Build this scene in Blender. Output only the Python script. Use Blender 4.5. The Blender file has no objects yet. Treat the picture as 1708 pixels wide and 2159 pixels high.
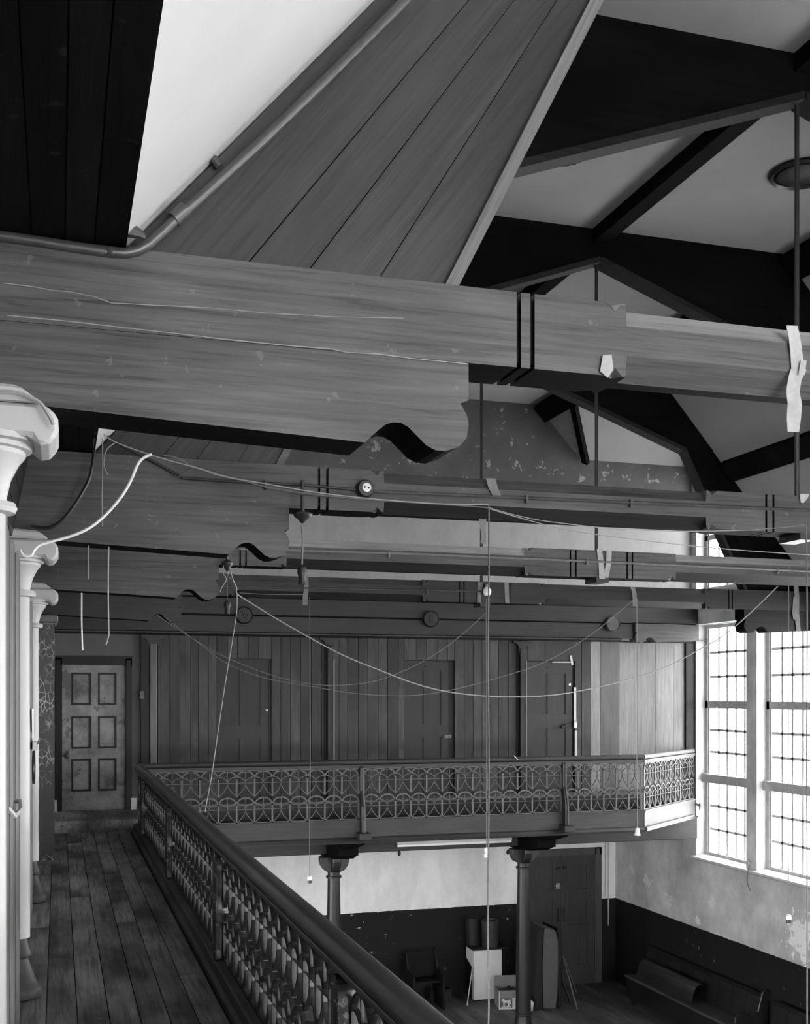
import bpy, math, random
from mathutils import Vector, Matrix
from math import pi, sin, cos, tan, atan, sqrt
random.seed(7)
D = bpy.data
SC = bpy.context.scene
COL = SC.collection
# ------------------------------------------------------------------ camera, world, exposure
F, PSI, HOR, EYE = 2380.0, 0.29817, 1464.6, 5.16      # focal length in px of the 1708-wide frame, yaw, horizon row, eye height
cam_d = D.cameras.new('camera'); cam = D.objects.new('camera', cam_d); COL.objects.link(cam); SC.camera = cam
cam_d.sensor_fit = 'HORIZONTAL'; cam_d.sensor_width = 36.0; cam_d.lens = 36.0*F/1708.0
cam_d.shift_y = (HOR-1079.5)/1708.0; cam_d.clip_start = 0.05; cam_d.clip_end = 200
cam.location = (0, 0, EYE); cam.rotation_euler = (pi/2, 0, -PSI)
W = D.worlds.new('world'); SC.world = W; W.use_nodes = True
wn = W.node_tree.nodes; wl = W.node_tree.links
for n in list(wn): wn.remove(n)
wo = wn.new('ShaderNodeOutputWorld'); wb = wn.new('ShaderNodeBackground'); wt = wn.new('ShaderNodeTexCoord')
ws = wn.new('ShaderNodeSeparateXYZ'); wr = wn.new('ShaderNodeMapRange')
wl.new(wt.outputs['Generated'], ws.inputs[0]); wl.new(ws.outputs['Z'], wr.inputs['Value'])
wr.inputs['From Min'].default_value = -0.25; wr.inputs['From Max'].default_value = 0.1
wr.inputs['To Min'].default_value = 14.0; wr.inputs['To Max'].default_value = 19.0
wl.new(wr.outputs[0], wb.inputs['Strength']); wb.inputs['Color'].default_value = (1, 1, 1, 1)
wl.new(wb.outputs[0], wo.inputs[0])
VS = SC.view_settings
VS.view_transform = 'Standard'; VS.look = 'None'; VS.gamma = 1.0; VS.use_curve_mapping = False; VS.exposure = 0.25
SC.display_settings.display_device = 'sRGB'
cy = SC.cycles
cy.max_bounces = 7; cy.diffuse_bounces = 5; cy.glossy_bounces = 2; cy.transparent_max_bounces = 8; cy.transmission_bounces = 2
cy.use_denoising = True; cy.caustics_reflective = False; cy.caustics_refractive = False; cy.sample_clamp_indirect = 8.0
# ------------------------------------------------------------------ plan of the hall (metres; floor z = 0, eye 5.16)
S = 3.05
YT = [0.4749+S*k for k in range(0, 7)]                # front faces of trusses 1..5 = YT[1..5]
XW = 9.61                                             # window wall
GF = EYE-1.70                                         # gallery floor
YP = YT[5]                                            # partition and door wall at the gallery's end (15.72)
YB = 14.33                                            # front of the end balcony
YE = 18.35                                            # end wall under the balcony
YN = -5.0                                             # near end of the hall
TOPZ, BOTZ, CEIL = EYE+1.357, EYE+1.103, EYE+4.40
XM = 4.898                                            # middle of the hall
def on_y(u, v, Y):                                    # a sighted point on the plane y = Y
    t = tan(PSI+atan((u-854)/F)); X = t*Y; d = X*sin(PSI)+Y*cos(PSI)
    return Vector((X, Y, EYE+(HOR-v)*d/F))
def on_x(u, v, X):
    t = tan(PSI+atan((u-854)/F)); Y = X/t; d = X*sin(PSI)+Y*cos(PSI)
    return Vector((X, Y, EYE+(HOR-v)*d/F))
def on_z(u, v, Z):
    d = F*(Z-EYE)/(HOR-v); l = (u-854)/F*d
    return Vector((d*sin(PSI)+l*cos(PSI), d*cos(PSI)-l*sin(PSI), Z))
# ------------------------------------------------------------------ materials
MATS = {}
def mat_base(name):
    m = D.materials.new(name); m.use_nodes = True
    nt = m.node_tree; b = nt.nodes['Principled BSDF']; MATS[name] = m
    return m, nt, b
def plain(name, g, rough=0.6, metal=0.0, spec=0.5, emit=0):
    m, nt, b = mat_base(name)
    b.inputs['Base Color'].default_value = (g, g, g, 1); b.inputs['Roughness'].default_value = rough
    b.inputs['Metallic'].default_value = metal; b.inputs['Specular IOR Level'].default_value = spec
    return m
def _n(nt, t, **kw):
    n = nt.nodes.new(t)
    for k, v in kw.items():
        if k in ('operation', 'blend_type', 'data_type', 'noise_dimensions', 'feature', 'interpolation_type'): setattr(n, k, v)
        else: n.inputs[k].default_value = v
    return n
def _math(nt, op, a, b=None):
    n = nt.nodes.new('ShaderNodeMath'); n.operation = op
    for i, x in enumerate((a, b)):
        if x is None: continue
        if isinstance(x, (int, float)): n.inputs[i].default_value = x
        else: nt.links.new(x, n.inputs[i])
    return n.outputs[0]
def _ramp(nt, src, pts, interp='LINEAR'):
    r = nt.nodes.new('ShaderNodeValToRGB'); r.color_ramp.interpolation = interp
    e = r.color_ramp.elements
    while len(e) < len(pts): e.new(0.5)
    for i, (p, g) in enumerate(pts): e[i].position = p; e[i].color = (g, g, g, 1)
    nt.links.new(src, r.inputs[0]); return r.outputs[0]
def _noise(nt, vec, scale, detail=4, rough=0.6, sc=None, rot=None, loc=None, dist=0):
    if sc or rot or loc:
        mp = nt.nodes.new('ShaderNodeMapping'); nt.links.new(vec, mp.inputs[0])
        if sc: mp.inputs['Scale'].default_value = sc
        if rot: mp.inputs['Rotation'].default_value = rot
        if loc: mp.inputs['Location'].default_value = loc
        vec = mp.outputs[0]
    n = nt.nodes.new('ShaderNodeTexNoise'); n.inputs['Scale'].default_value = scale
    n.inputs['Detail'].default_value = detail; n.inputs['Roughness'].default_value = rough; n.inputs['Distortion'].default_value = dist
    nt.links.new(vec, n.inputs['Vector']); return n.outputs['Fac']
def _mix(nt, f, a, b, mode='MIX'):
    n = nt.nodes.new('ShaderNodeMix'); n.data_type = 'RGBA'; n.blend_type = mode
    for i, x in ((0, f), (6, a), (7, b)):
        if isinstance(x, (int, float)):
            n.inputs[i].default_value = x if i == 0 else (x, x, x, 1)
        else: nt.links.new(x, n.inputs[i])
    return n.outputs[2]
def wood(name, g, axis='x', con=0.35, rough=0.55, vary=0.18, blotch=0.25, rot=None, spec=0.35, seed=0.0, flecks=0.0, bump=0.25):
    m, nt, b = mat_base(name); L = nt.links
    tc = nt.nodes.new('ShaderNodeTexCoord'); vec = tc.outputs['Object']
    oi = nt.nodes.new('ShaderNodeObjectInfo')
    ad = nt.nodes.new('ShaderNodeVectorMath'); ad.operation = 'ADD'
    cb = nt.nodes.new('ShaderNodeCombineXYZ'); k = _math(nt, 'MULTIPLY', oi.outputs['Random'], 13.0)
    for i in range(3): L.new(k, cb.inputs[i])
    L.new(vec, ad.inputs[0]); L.new(cb.outputs[0], ad.inputs[1]); vec = ad.outputs[0]
    sc = {'x': (0.7, 16, 16), 'y': (16, 0.7, 16), 'z': (16, 16, 0.7)}[axis]
    if rot is not None:
        mp = nt.nodes.new('ShaderNodeMapping'); mp.inputs['Rotation'].default_value = rot; L.new(vec, mp.inputs[0]); vec = mp.outputs[0]
    fine = _noise(nt, vec, 2.2, 6, 0.65, sc=sc, dist=0.6)
    big = _noise(nt, vec, 1.1, 3, 0.5, sc=tuple(0.9 if s < 1 else 2.2 for s in sc))
    f1 = _ramp(nt, fine, [(0.33, 1-con*1.25), (0.47, 1.0), (0.66, 1+con*0.9)])
    f2 = _ramp(nt, big, [(0.36, 1-blotch*1.2), (0.64, 1+blotch*1.2)])
    rnd = _math(nt, 'ADD', _math(nt, 'MULTIPLY', oi.outputs['Random'], 2*vary), 1-vary)
    hair = _noise(nt, vec, 5.5, 3, 0.7, sc=tuple(0.35 if q_ < 1 else 14 for q_ in sc))
    f3 = _ramp(nt, hair, [(0.36, 0.72), (0.44, 1.0), (0.60, 1.0), (0.68, 1.25)])
    c = _mix(nt, 1.0, g, f1, 'MULTIPLY'); c = _mix(nt, 1.0, c, f2, 'MULTIPLY'); c = _mix(nt, 1.0, c, f3, 'MULTIPLY'); c = _mix(nt, 1.0, c, rnd, 'MULTIPLY')
    if flecks:
        fl = _ramp(nt, _noise(nt, vec, 14, 3, 0.7, loc=(seed+3, 1, 2)), [(0.665, 0.0), (0.69, flecks)])
        c = _mix(nt, fl, c, min(0.5, g*5+0.03))
    L.new(c, b.inputs['Base Color']); b.inputs['Roughness'].default_value = rough; b.inputs['Specular IOR Level'].default_value = spec
    bp = nt.nodes.new('ShaderNodeBump'); bp.inputs['Strength'].default_value = bump; bp.inputs['Distance'].default_value = 0.004
    L.new(fine, bp.inputs['Height']); L.new(bp.outputs[0], b.inputs['Normal'])
    return m
def mottled(name, g, con=0.12, scale=2.0, rough=0.8, flecks=0.0, fscale=9, fthr=0.68, fval=0.5, spec=0.3, gen='Object'):
    m, nt, b = mat_base(name); L = nt.links
    tc = nt.nodes.new('ShaderNodeTexCoord'); vec = tc.outputs[gen]
    n1 = _noise(nt, vec, scale, 6, 0.65)
    c = _mix(nt, 1.0, g, _ramp(nt, n1, [(0.3, 1-con), (0.7, 1+con)]), 'MULTIPLY')
    if flecks:
        fl = _ramp(nt, _noise(nt, vec, fscale, 5, 0.7, loc=(4, 2, 7)), [(fthr, 0.0), (fthr+0.03, flecks)])
        c = _mix(nt, fl, c, fval)
    L.new(c, b.inputs['Base Color']); b.inputs['Roughness'].default_value = rough; b.inputs['Specular IOR Level'].default_value = spec
    bp = nt.nodes.new('ShaderNodeBump'); bp.inputs['Strength'].default_value = 0.2; bp.inputs['Distance'].default_value = 0.01
    L.new(n1, bp.inputs['Height']); L.new(bp.outputs[0], b.inputs['Normal'])
    return m
def wall_paint(name, upper, dado, zline, patches=(), streak=0.25, dark_above=None):
    """plaster painted in two bands, with stains and peeled flakes that belong to the wall"""
    m, nt, b = mat_base(name); L = nt.links
    geo = nt.nodes.new('ShaderNodeNewGeometry'); pos = geo.outputs['Position']
    sep = nt.nodes.new('ShaderNodeSeparateXYZ'); L.new(pos, sep.inputs[0])
    z = sep.outputs['Z']
    n1 = _noise(nt, pos, 1.3, 6, 0.65); n2 = _noise(nt, pos, 5.0, 5, 0.7, sc=(1, 1, 0.35)); n3 = _noise(nt, pos, 9, 4, 0.7, loc=(5, 5, 5))
    up = _mix(nt, 1.0, upper, _ramp(nt, n1, [(0.3, 1-streak), (0.65, 1+streak*0.5)]), 'MULTIPLY')
    up = _mix(nt, 1.0, up, _ramp(nt, n2, [(0.25, 0.88), (0.6, 1.05)]), 'MULTIPLY')
    if dark_above:
        zd, gd = dark_above
        dk = _mix(nt, 1.0, gd, _ramp(nt, n1, [(0.3, 0.75), (0.7, 1.25)]), 'MULTIPLY')
        fl = _ramp(nt, _noise(nt, pos, 4.5, 5, 0.75, loc=(1.3, 0.2, 3.1)), [(0.60, 0.0), (0.615, 0.9)])
        dk = _mix(nt, fl, dk, upper*0.95)
        mk = _math(nt, 'GREATER_THAN', _math(nt, 'ADD', z, _math(nt, 'MULTIPLY', n2, 0.08)), zd)
        up = _mix(nt, mk, up, dk)
    dd = _mix(nt, 1.0, dado, _ramp(nt, n1, [(0.3, 0.8), (0.7, 1.25)]), 'MULTIPLY')
    fl = _ramp(nt, n3, [(0.655, 0.0), (0.68, 0.7)]); 
    lowm = _ramp(nt, _noise(nt, pos, 0.6, 2, 0.5, loc=(2, 0, 0)), [(0.5, 0.0), (0.62, 1.0)])
    dd = _mix(nt, _math(nt, 'MULTIPLY', fl, lowm), dd, upper*0.8)
    mz = _math(nt, 'LESS_THAN', _math(nt, 'ADD', z, _math(nt, 'MULTIPLY', n3, 0.03)), zline)
    c = _mix(nt, mz, up, dd)
    for (px, py, pz, r, g) in patches:
        vm = nt.nodes.new('ShaderNodeVectorMath'); vm.operation = 'DISTANCE'; L.new(pos, vm.inputs[0]); vm.inputs[1].default_value = (px, py, pz)
        dd2 = _math(nt, 'ADD', vm.outputs['Value'], _math(nt, 'MULTIPLY', n3, r*3.0))
        c = _mix(nt, _math(nt, 'LESS_THAN', dd2, r*2.1), c, g)
    L.new(c, b.inputs['Base Color']); b.inputs['Roughness'].default_value = 0.75; b.inputs['Specular IOR Level'].default_value = 0.25
    bp = nt.nodes.new('ShaderNodeBump'); bp.inputs['Strength'].default_value = 0.25; bp.inputs['Distance'].default_value = 0.012
    L.new(n2, bp.inputs['Height']); L.new(bp.outputs[0], b.inputs['Normal'])
    return m
beam_w = wood('beam_wood', 0.066, 'x', 0.42, 0.5, 0.03, 0.22, flecks=0.12)
beam_d = wood('beam_wood_brown', 0.06, 'x', 0.32, 0.5, 0.06, 0.25, flecks=0.15)
beam_l = wood('beam_wood_pale', 0.23, 'x', 0.18, 0.6, 0.03, 0.15)
beam_m = wood('beam_wood_varnish', 0.014, 'x', 0.3, 0.45, 0.05, 0.2)
haunch_w = wood('haunch_wood', 0.030, 'x', 0.22, 0.5, 0.10, 0.2, rot=(0, math.radians(52), 0))
black_w = wood('black_wood_and_shade', 0.0035, 'x', 0.3, 0.7, 0.1, 0.3, spec=0.04)  # black boards; also the shade painted on beam and corbel undersides
soffit_w = wood('soffit_wood', 0.005, 'y', 0.3, 0.6, 0.25, 0.3, spec=0.06, flecks=0.25)
trim_w = wood('lit_trim_wood', 0.13, 'x', 0.15, 0.5, 0.03, 0.12, rot=(0, math.radians(64), 0))  # paler than the haunch: window light put into the trim colour
floor_w = wood('gallery_floor_wood', 0.135, 'y', 0.5, 0.6, 0.10, 0.6, flecks=0.1)
hallfl_w = wood('hall_floor_wood', 0.075, 'y', 0.35, 0.6, 0.12, 0.35)
board_w = wood('partition_wood', 0.021, 'z', 0.5, 0.5, 0.45, 0.5)
_nt = board_w.node_tree; _b = _nt.nodes['Principled BSDF']; _src = _b.inputs['Base Color'].links[0].from_socket   # a darker band along the boards
_g = _nt.nodes.new('ShaderNodeNewGeometry'); _s = _nt.nodes.new('ShaderNodeSeparateXYZ'); _nt.links.new(_g.outputs['Position'], _s.inputs[0])
_z = _math(_nt, 'ADD', _s.outputs['Z'], _math(_nt, 'MULTIPLY', _noise(_nt, _g.outputs['Position'], 3.0, 4, 0.6), 0.25))
_k = _ramp(_nt, _math(_nt, 'MULTIPLY', _z, 0.1), [(0.0, 1.0), (0.441, 1.0), (0.4475, 0.45), (0.4565, 0.45), (0.466, 1.0)])
_nt.links.new(_mix(_nt, 1.0, _src, _k, 'MULTIPLY'), _b.inputs['Base Color'])
board_mid = wood('partition_wood_mid', 0.075, 'z', 0.2, 0.5, 0.05, 0.15)
board_b = wood('partition_wood_bare', 0.16, 'z', 0.2, 0.5, 0.14, 0.12)
door_w = wood('cubicle_door_wood', 0.011, 'z', 0.2, 0.5, 0.10, 0.2)
bal_w = wood('balcony_wood', 0.022, 'x', 0.3, 0.5, 0.1, 0.25)
bal_l = wood('balcony_wood_lit', 0.10, 'x', 0.12, 0.5, 0.03, 0.1)  # lit copy of the balcony wood, window light put into the colour
rail_w = wood('handrail_wood', 0.04, 'y', 0.5, 0.28, 0.05, 0.6, spec=0.6, flecks=0.15)
kerb_w = wood('kerb_wood', 0.06, 'y', 0.3, 0.55, 0.05, 0.4)
screen_w = wood('screen_wood', 0.12, 'z', 0.18, 0.55, 0.2, 0.15)
pew_w = wood('pew_wood', 0.010, 'y', 0.3, 0.35, 0.15, 0.3, spec=0.5)
pew_s = wood('pew_seat_wood', 0.045, 'y', 0.3, 0.5, 0.1, 0.3)
dark_w = wood('dark_painted_wood', 0.012, 'z', 0.25, 0.4, 0.1, 0.2, spec=0.3)
dbl_w = wood('hall_door_wood', 0.04, 'z', 0.12, 0.5, 0.04, 0.12)
iron = mottled('painted_iron', 0.012, 0.3, 5, 0.35, spec=0.5)
iron_g = mottled('grey_painted_iron', 0.085, 0.2, 5, 0.5)
iron_w = mottled('edge_highlight_iron', 0.03, 0.4, 12, 0.3, spec=0.6, flecks=0.8, fscale=20, fthr=0.58, fval=0.25)  # stanchion edge highlights put into the colour, with pale flecks
iron_l = mottled('pale_and_lit_iron', 0.13, 0.1, 5, 0.5)  # pale paint; on canted lattice and post edges, light put into colour
iron_k = mottled('black_iron', 0.016, 0.3, 5, 0.4, spec=0.5)
cream = mottled('cream_paint', 0.45, 0.06, 3, 0.45)
cream_d = mottled('worn_paint', 0.045, 0.4, 5, 0.5)
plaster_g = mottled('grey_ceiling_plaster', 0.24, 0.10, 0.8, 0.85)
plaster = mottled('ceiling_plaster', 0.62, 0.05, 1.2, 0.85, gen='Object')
white_pl = mottled('white_plaster', 0.72, 0.06, 1.5, 0.85)
grey_pl = mottled('grey_plaster', 0.10, 0.08, 2, 0.8)
reveal_m = mottled('reveal_plaster', 0.62, 0.08, 2, 0.8)
frame_m = mottled('window_paint', 0.38, 0.2, 6, 0.6)
bar_m = plain('glazing_bar_paint', 0.5, 0.6)
door_paint = mottled('worn_door_paint', 0.19, 0.6, 3.0, 0.5, flecks=0.8, fscale=3.0, fthr=0.58, fval=0.08)
black_p = plain('black_paint', 0.008, 0.45, spec=0.2)
pipe_m = mottled('conduit_iron', 0.05, 0.35, 10, 0.35, spec=0.6)
white_c = plain('white_cable', 0.8, 0.5)
cord_m = plain('grey_cord', 0.14, 0.7)
cord_d = plain('dark_cord', 0.05, 0.6)
cord_w = plain('pale_cord', 0.30, 0.7)
tape_m = mottled('paper_tape', 0.36, 0.25, 8, 0.8)
tape_d = mottled('brown_paper_tape', 0.17, 0.25, 8, 0.8)
paper_m = plain('white_paper', 0.85, 0.8)
enamel = mottled('white_enamel', 0.62, 0.05, 4, 0.3, flecks=0.5, fscale=16, fthr=0.75, fval=0.2)
brass = plain('dull_brass', 0.35, 0.35, 0.9)
porc = plain('white_porcelain', 0.75, 0.3)
card = mottled('cardboard', 0.17, 0.1, 5, 0.8)
card_w = mottled('printed_cardboard', 0.52, 0.06, 5, 0.8)
ink_m = plain('printing_ink', 0.09, 0.8)
ink_l = plain('grey_printing_ink', 0.3, 0.8)
tin_d = mottled('dark_tin', 0.015, 0.3, 6, 0.45)
tick = mottled('mattress_cloth', 0.08, 0.15, 6, 0.9)
tick_d = mottled('mattress_dark_cloth', 0.015, 0.3, 20, 0.9, flecks=0.7, fscale=7, fthr=0.66, fval=0.2)
bag_m = mottled('white_plastic_bag', 0.5, 0.2, 12, 0.4)
sheet_m = mottled('dark_sheet', 0.03, 0.2, 4, 0.4)
lamp_m = plain('unlit_lamp_glass', 0.85, 0.25)
# cracked paint on the boxed post
crk, nt, b = mat_base('crazed_paint')
tc = nt.nodes.new('ShaderNodeTexCoord'); vo = nt.nodes.new('ShaderNodeTexVoronoi'); vo.feature = 'DISTANCE_TO_EDGE'; vo.inputs['Scale'].default_value = 16
mp = nt.nodes.new('ShaderNodeMapping'); mp.inputs['Scale'].default_value = (1.3, 1.3, 0.8); nt.links.new(tc.outputs['Object'], mp.inputs[0]); nt.links.new(mp.outputs[0], vo.inputs['Vector'])
ck = _ramp(nt, vo.outputs['Distance'], [(0.03, 1.0), (0.07, 0.0)]); rg = _ramp(nt, _noise(nt, tc.outputs['Object'], 2.2, 3, 0.6), [(0.5, 0.0), (0.6, 1.0)])
nt.links.new(_mix(nt, _math(nt, 'MULTIPLY', ck, rg), 0.03, 0.38), b.inputs['Base Color']); b.inputs['Roughness'].default_value = 0.45
# window glass: thin clear pane, lightly obscured
gl = D.materials.new('window_glass'); gl.use_nodes = True; nt = gl.node_tree
for n in list(nt.nodes): nt.nodes.remove(n)
o_ = nt.nodes.new('ShaderNodeOutputMaterial'); t_ = nt.nodes.new('ShaderNodeBsdfTransparent'); g_ = nt.nodes.new('ShaderNodeBsdfGlossy'); mx = nt.nodes.new('ShaderNodeMixShader')
t_.inputs[0].default_value = (0.93, 0.93, 0.93, 1); g_.inputs['Roughness'].default_value = 0.15; mx.inputs[0].default_value = 0.05
nt.links.new(t_.outputs[0], mx.inputs[1]); nt.links.new(g_.outputs[0], mx.inputs[2]); nt.links.new(mx.outputs[0], o_.inputs[0])
ZD = EYE-3.65                                         # top of the dark dado
wall_r = wall_paint('right_wall_paint', 0.50, 0.006, ZD, patches=[(XW, 13.0, 1.85, 0.42, 0.75), (XW, 17.2, 1.95, 0.20, 0.68), (XW, 16.5, 1.75, 0.20, 0.66), (XW, 15.2, 1.95, 0.16, 0.68), (XW, 15.6, 1.6, 0.10, 0.66), (XW, 17.75, 2.1, 0.12, 0.6)], streak=0.38)
wall_e = wall_paint('end_wall_paint', 0.80, 0.008, ZD, streak=0.10)
wall_g = wall_paint('gable_wall_paint', 0.30, 0.02, -5, streak=0.12, dark_above=(EYE+2.82, 0.085))
# ------------------------------------------------------------------ mesh helpers
class MB:
    def __init__(s): s.v = []; s.f = []; s.mi = []
    def add(s, vs, fs, mi=0):
        o = len(s.v); s.v += [tuple(v) for v in vs]; s.f += [tuple(i+o for i in f) for f in fs]; s.mi += [mi]*len(fs); return s
    def box(s, x0, x1, y0, y1, z0, z1, mi=0):
        v = [(x, y, z) for x in (x0, x1) for y in (y0, y1) for z in (z0, z1)]
        return s.add(v, [(0, 1, 3, 2), (4, 6, 7, 5), (0, 4, 5, 1), (2, 3, 7, 6), (0, 2, 6, 4), (1, 5, 7, 3)], mi)
    def prism(s, pts, a, b, axis='y', mi=0):          # outline in the plane across axis, extruded a..b
        n = len(pts)
        def P(p, t): return {'y': (p[0], t, p[1]), 'x': (t, p[0], p[1]), 'z': (p[0], p[1], t)}[axis]
        v = [P(p, a) for p in pts]+[P(p, b) for p in pts]
        f = [tuple(range(n)), tuple(range(2*n-1, n-1, -1))]+[(i, i+n, (i+1) % n+n, (i+1) % n) for i in range(n)]
        return s.add(v, f, mi)
    def obox(s, c, ax, ay, az, mi=0):                 # oriented box: centre and three half vectors
        c, ax, ay, az = map(Vector, (c, ax, ay, az))
        v = [c+i*ax+j*ay+k*az for i in (-1, 1) for j in (-1, 1) for k in (-1, 1)]
        return s.add(v, [(0, 1, 3, 2), (4, 6, 7, 5), (0, 4, 5, 1), (2, 3, 7, 6), (0, 2, 6, 4), (1, 5, 7, 3)], mi)
    def bar(s, a, b, w, t, up=(0, 0, 1), mi=0):
        a = Vector(a); b = Vector(b); d = b-a; L = d.length; d.normalize(); u = Vector(up); sd = d.cross(u)
        if sd.length < 1e-5: sd = d.cross(Vector((1, 0, 0)))
        sd.normalize(); u = sd.cross(d)
        return s.obox((a+b)/2, d*L/2, sd*w/2, u*t/2, mi)
    def tube(s, pts, r, n=6, closed=False, mi=0, caps=True):
        pts = [Vector(p) for p in pts]; m = len(pts); rs = r if isinstance(r, (list, tuple)) else [r]*m
        rings = []; prev = None
        for i, p in enumerate(pts):
            a = pts[i-1] if (i > 0 or closed) else p; c = pts[(i+1) % m] if (i < m-1 or closed) else p
            d = (c-a); d = d.normalized() if d.length > 1e-9 else Vector((0, 0, 1))
            if prev is None: u = d.orthogonal().normalized()
            else:
                u = prev-d*prev.dot(d); u = u.normalized() if u.length > 1e-6 else d.orthogonal().normalized()
            prev = u; w = d.cross(u)
            rings.append([p+(u*cos(2*pi*k/n)+w*sin(2*pi*k/n))*rs[i] for k in range(n)])
        v = [q for rg in rings for q in rg]; f = []
        for i in range(m if closed else m-1):
            j = (i+1) % m
            for k in range(n): f.append((i*n+k, i*n+(k+1) % n, j*n+(k+1) % n, j*n+k))
        if not closed and caps: f += [tuple(range(n-1, -1, -1)), tuple(range((m-1)*n, m*n))]
        return s.add(v, f, mi)
    def lathe(s, prof, c=(0, 0, 0), n=20, axis='z', mi=0, sq=None):
        c = Vector(c); v = []; f = []; m = len(prof)
        for r, h in prof:
            for k in range(n):
                a = 2*pi*k/n; x, y = r*cos(a), r*sin(a)
                v.append(c+Vector({'z': (x, y, h), 'y': (x, h, y), 'x': (h, x, y)}[axis]))
        for i in range(m-1):
            for k in range(n): f.append((i*n+k, i*n+(k+1) % n, (i+1)*n+(k+1) % n, (i+1)*n+k))
        f += [tuple(range(n-1, -1, -1)), tuple(range((m-1)*n, m*n))]
        return s.add(v, f, mi)
    def mesh(s, name, mats, base=(0, 0, 0), smooth=False):
        me = D.meshes.new(name); bx, by, bz = base
        me.from_pydata([(x-bx, y-by, z-bz) for x, y, z in s.v], [], s.f)
        for m in (mats if isinstance(mats, (list, tuple)) else [mats]): me.materials.append(m)
        if any(s.mi): me.polygons.foreach_set('material_index', s.mi)
        me.update()
        import bmesh
        bm = bmesh.new(); bm.from_mesh(me); bmesh.ops.recalc_face_normals(bm, faces=bm.faces); bm.to_mesh(me); bm.free()
        if smooth: me.polygons.foreach_set('use_smooth', [True]*len(me.polygons)); me.set_sharp_from_angle(angle=math.radians(38))
        return me
def link(name, me, parent=None, loc=None):
    o = D.objects.new(name, me); COL.objects.link(o)
    if parent is not None: o.parent = parent
    if loc is not None: o.location = loc
    return o
def base_of(p):                                       # world position of a parent chain (no rotations are used on parents)
    b = Vector((0, 0, 0))
    while p is not None: b = b+p.location; p = p.parent
    return b
def part(name, mb, mat, parent, smooth=False, bevel=0, label=None, stuff=False):
    o = link(name, mb.mesh(name, mat, base_of(parent), smooth), parent)
    if bevel: md = o.modifiers.new('bevel', 'BEVEL'); md.width = bevel; md.segments = 1; md.limit_method = 'ANGLE'
    if label: o['label'] = label
    if stuff: o['kind'] = 'stuff'
    return o
def tag(o, label, cat, group=None):
    o['label'] = label; o['category'] = cat
    if group: o['group'] = group
    return o
def thing(name, loc, label, cat, group=None):
    o = D.objects.new(name, None); COL.objects.link(o); o.location = loc; o.empty_display_size = 0.1
    return tag(o, label, cat, group)
def solo(name, mb, mat, label, cat, group=None, smooth=False, bevel=0, base=None):
    if base is None:
        xs = [v[0] for v in mb.v]; ys = [v[1] for v in mb.v]; zs = [v[2] for v in mb.v]
        base = ((min(xs)+max(xs))/2, (min(ys)+max(ys))/2, min(zs))
    o = link(name, mb.mesh(name, mat, base, smooth), None, base)
    if bevel: md = o.modifiers.new('bevel', 'BEVEL'); md.width = bevel; md.segments = 1; md.limit_method = 'ANGLE'
    return tag(o, label, cat, group)
def struct(name, mb, mat, parent=None, label=None, smooth=False):
    o = link(name, mb.mesh(name, mat, base_of(parent) if parent else (0, 0, 0), smooth), parent)
    if parent is None: o['kind'] = 'structure'
    if label: o['label'] = label
    return o
def copy_tree(o, parent=None, loc=None):
    c = o.copy(); COL.objects.link(c); c.parent = parent
    if loc is not None: c.location = loc
    for ch in list(o.children): copy_tree(ch, c)
    return c
def wallgrid(mb, axis, a0, a1, us, zs, holes, mi=0):
    """a wall a0..a1 thick with rectangular holes (u0,u1,z0,z1); us = extent along the wall; axis = 'x' (wall in yz) or 'y'"""
    U = sorted(set([us[0], us[1]]+[h for q in holes for h in q[:2]])); Z = sorted(set([zs[0], zs[1]]+[h for q in holes for h in q[2:]]))
    def solid(i, j):
        if i < 0 or j < 0 or i >= len(U)-1 or j >= len(Z)-1: return False
        u, z = (U[i]+U[i+1])/2, (Z[j]+Z[j+1])/2
        return not any(h[0] < u < h[1] and h[2] < z < h[3] for h in holes)
    def P(a, u, z): return (a, u, z) if axis == 'x' else (u, a, z)
    for i in range(len(U)-1):
        for j in range(len(Z)-1):
            if not solid(i, j): continue
            u0, u1, z0, z1 = U[i], U[i+1], Z[j], Z[j+1]
            for a in (a0, a1): mb.add([P(a, u0, z0), P(a, u1, z0), P(a, u1, z1), P(a, u0, z1)], [(0, 1, 2, 3)], mi)
            if not solid(i-1, j): mb.add([P(a0, u0, z0), P(a1, u0, z0), P(a1, u0, z1), P(a0, u0, z1)], [(0, 1, 2, 3)], mi)
            if not solid(i+1, j): mb.add([P(a0, u1, z0), P(a1, u1, z0), P(a1, u1, z1), P(a0, u1, z1)], [(0, 1, 2, 3)], mi)
            if not solid(i, j-1): mb.add([P(a0, u0, z0), P(a1, u0, z0), P(a1, u1, z0), P(a0, u1, z0)], [(0, 1, 2, 3)], mi)
            if not solid(i, j+1): mb.add([P(a0, u0, z1), P(a1, u0, z1), P(a1, u1, z1), P(a0, u1, z1)], [(0, 1, 2, 3)], mi)
# ------------------------------------------------------------------ floors
m = MB(); m.box(-0.3, XW+0.36, YN, YE+0.3, -0.3, -0.03)
fl = struct('floor', m, hallfl_w)
x = 4.3
pm = MB(); pm.box(0, 0.152, 0, 6.6, -0.03, 0.0)
pme = pm.mesh('plank', hallfl_w)
m = MB(); m.box(-0.3, x, YN, YE, -0.03, 0); m.box(x, XW, YN, 11.75, -0.03, 0); link('floor_boarding', m.mesh('floor_boarding', hallfl_w), fl)
while x < XW-0.01:
    link('plank', pme, fl, (x, 11.75, 0.003*random.random())); x += 0.155
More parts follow.
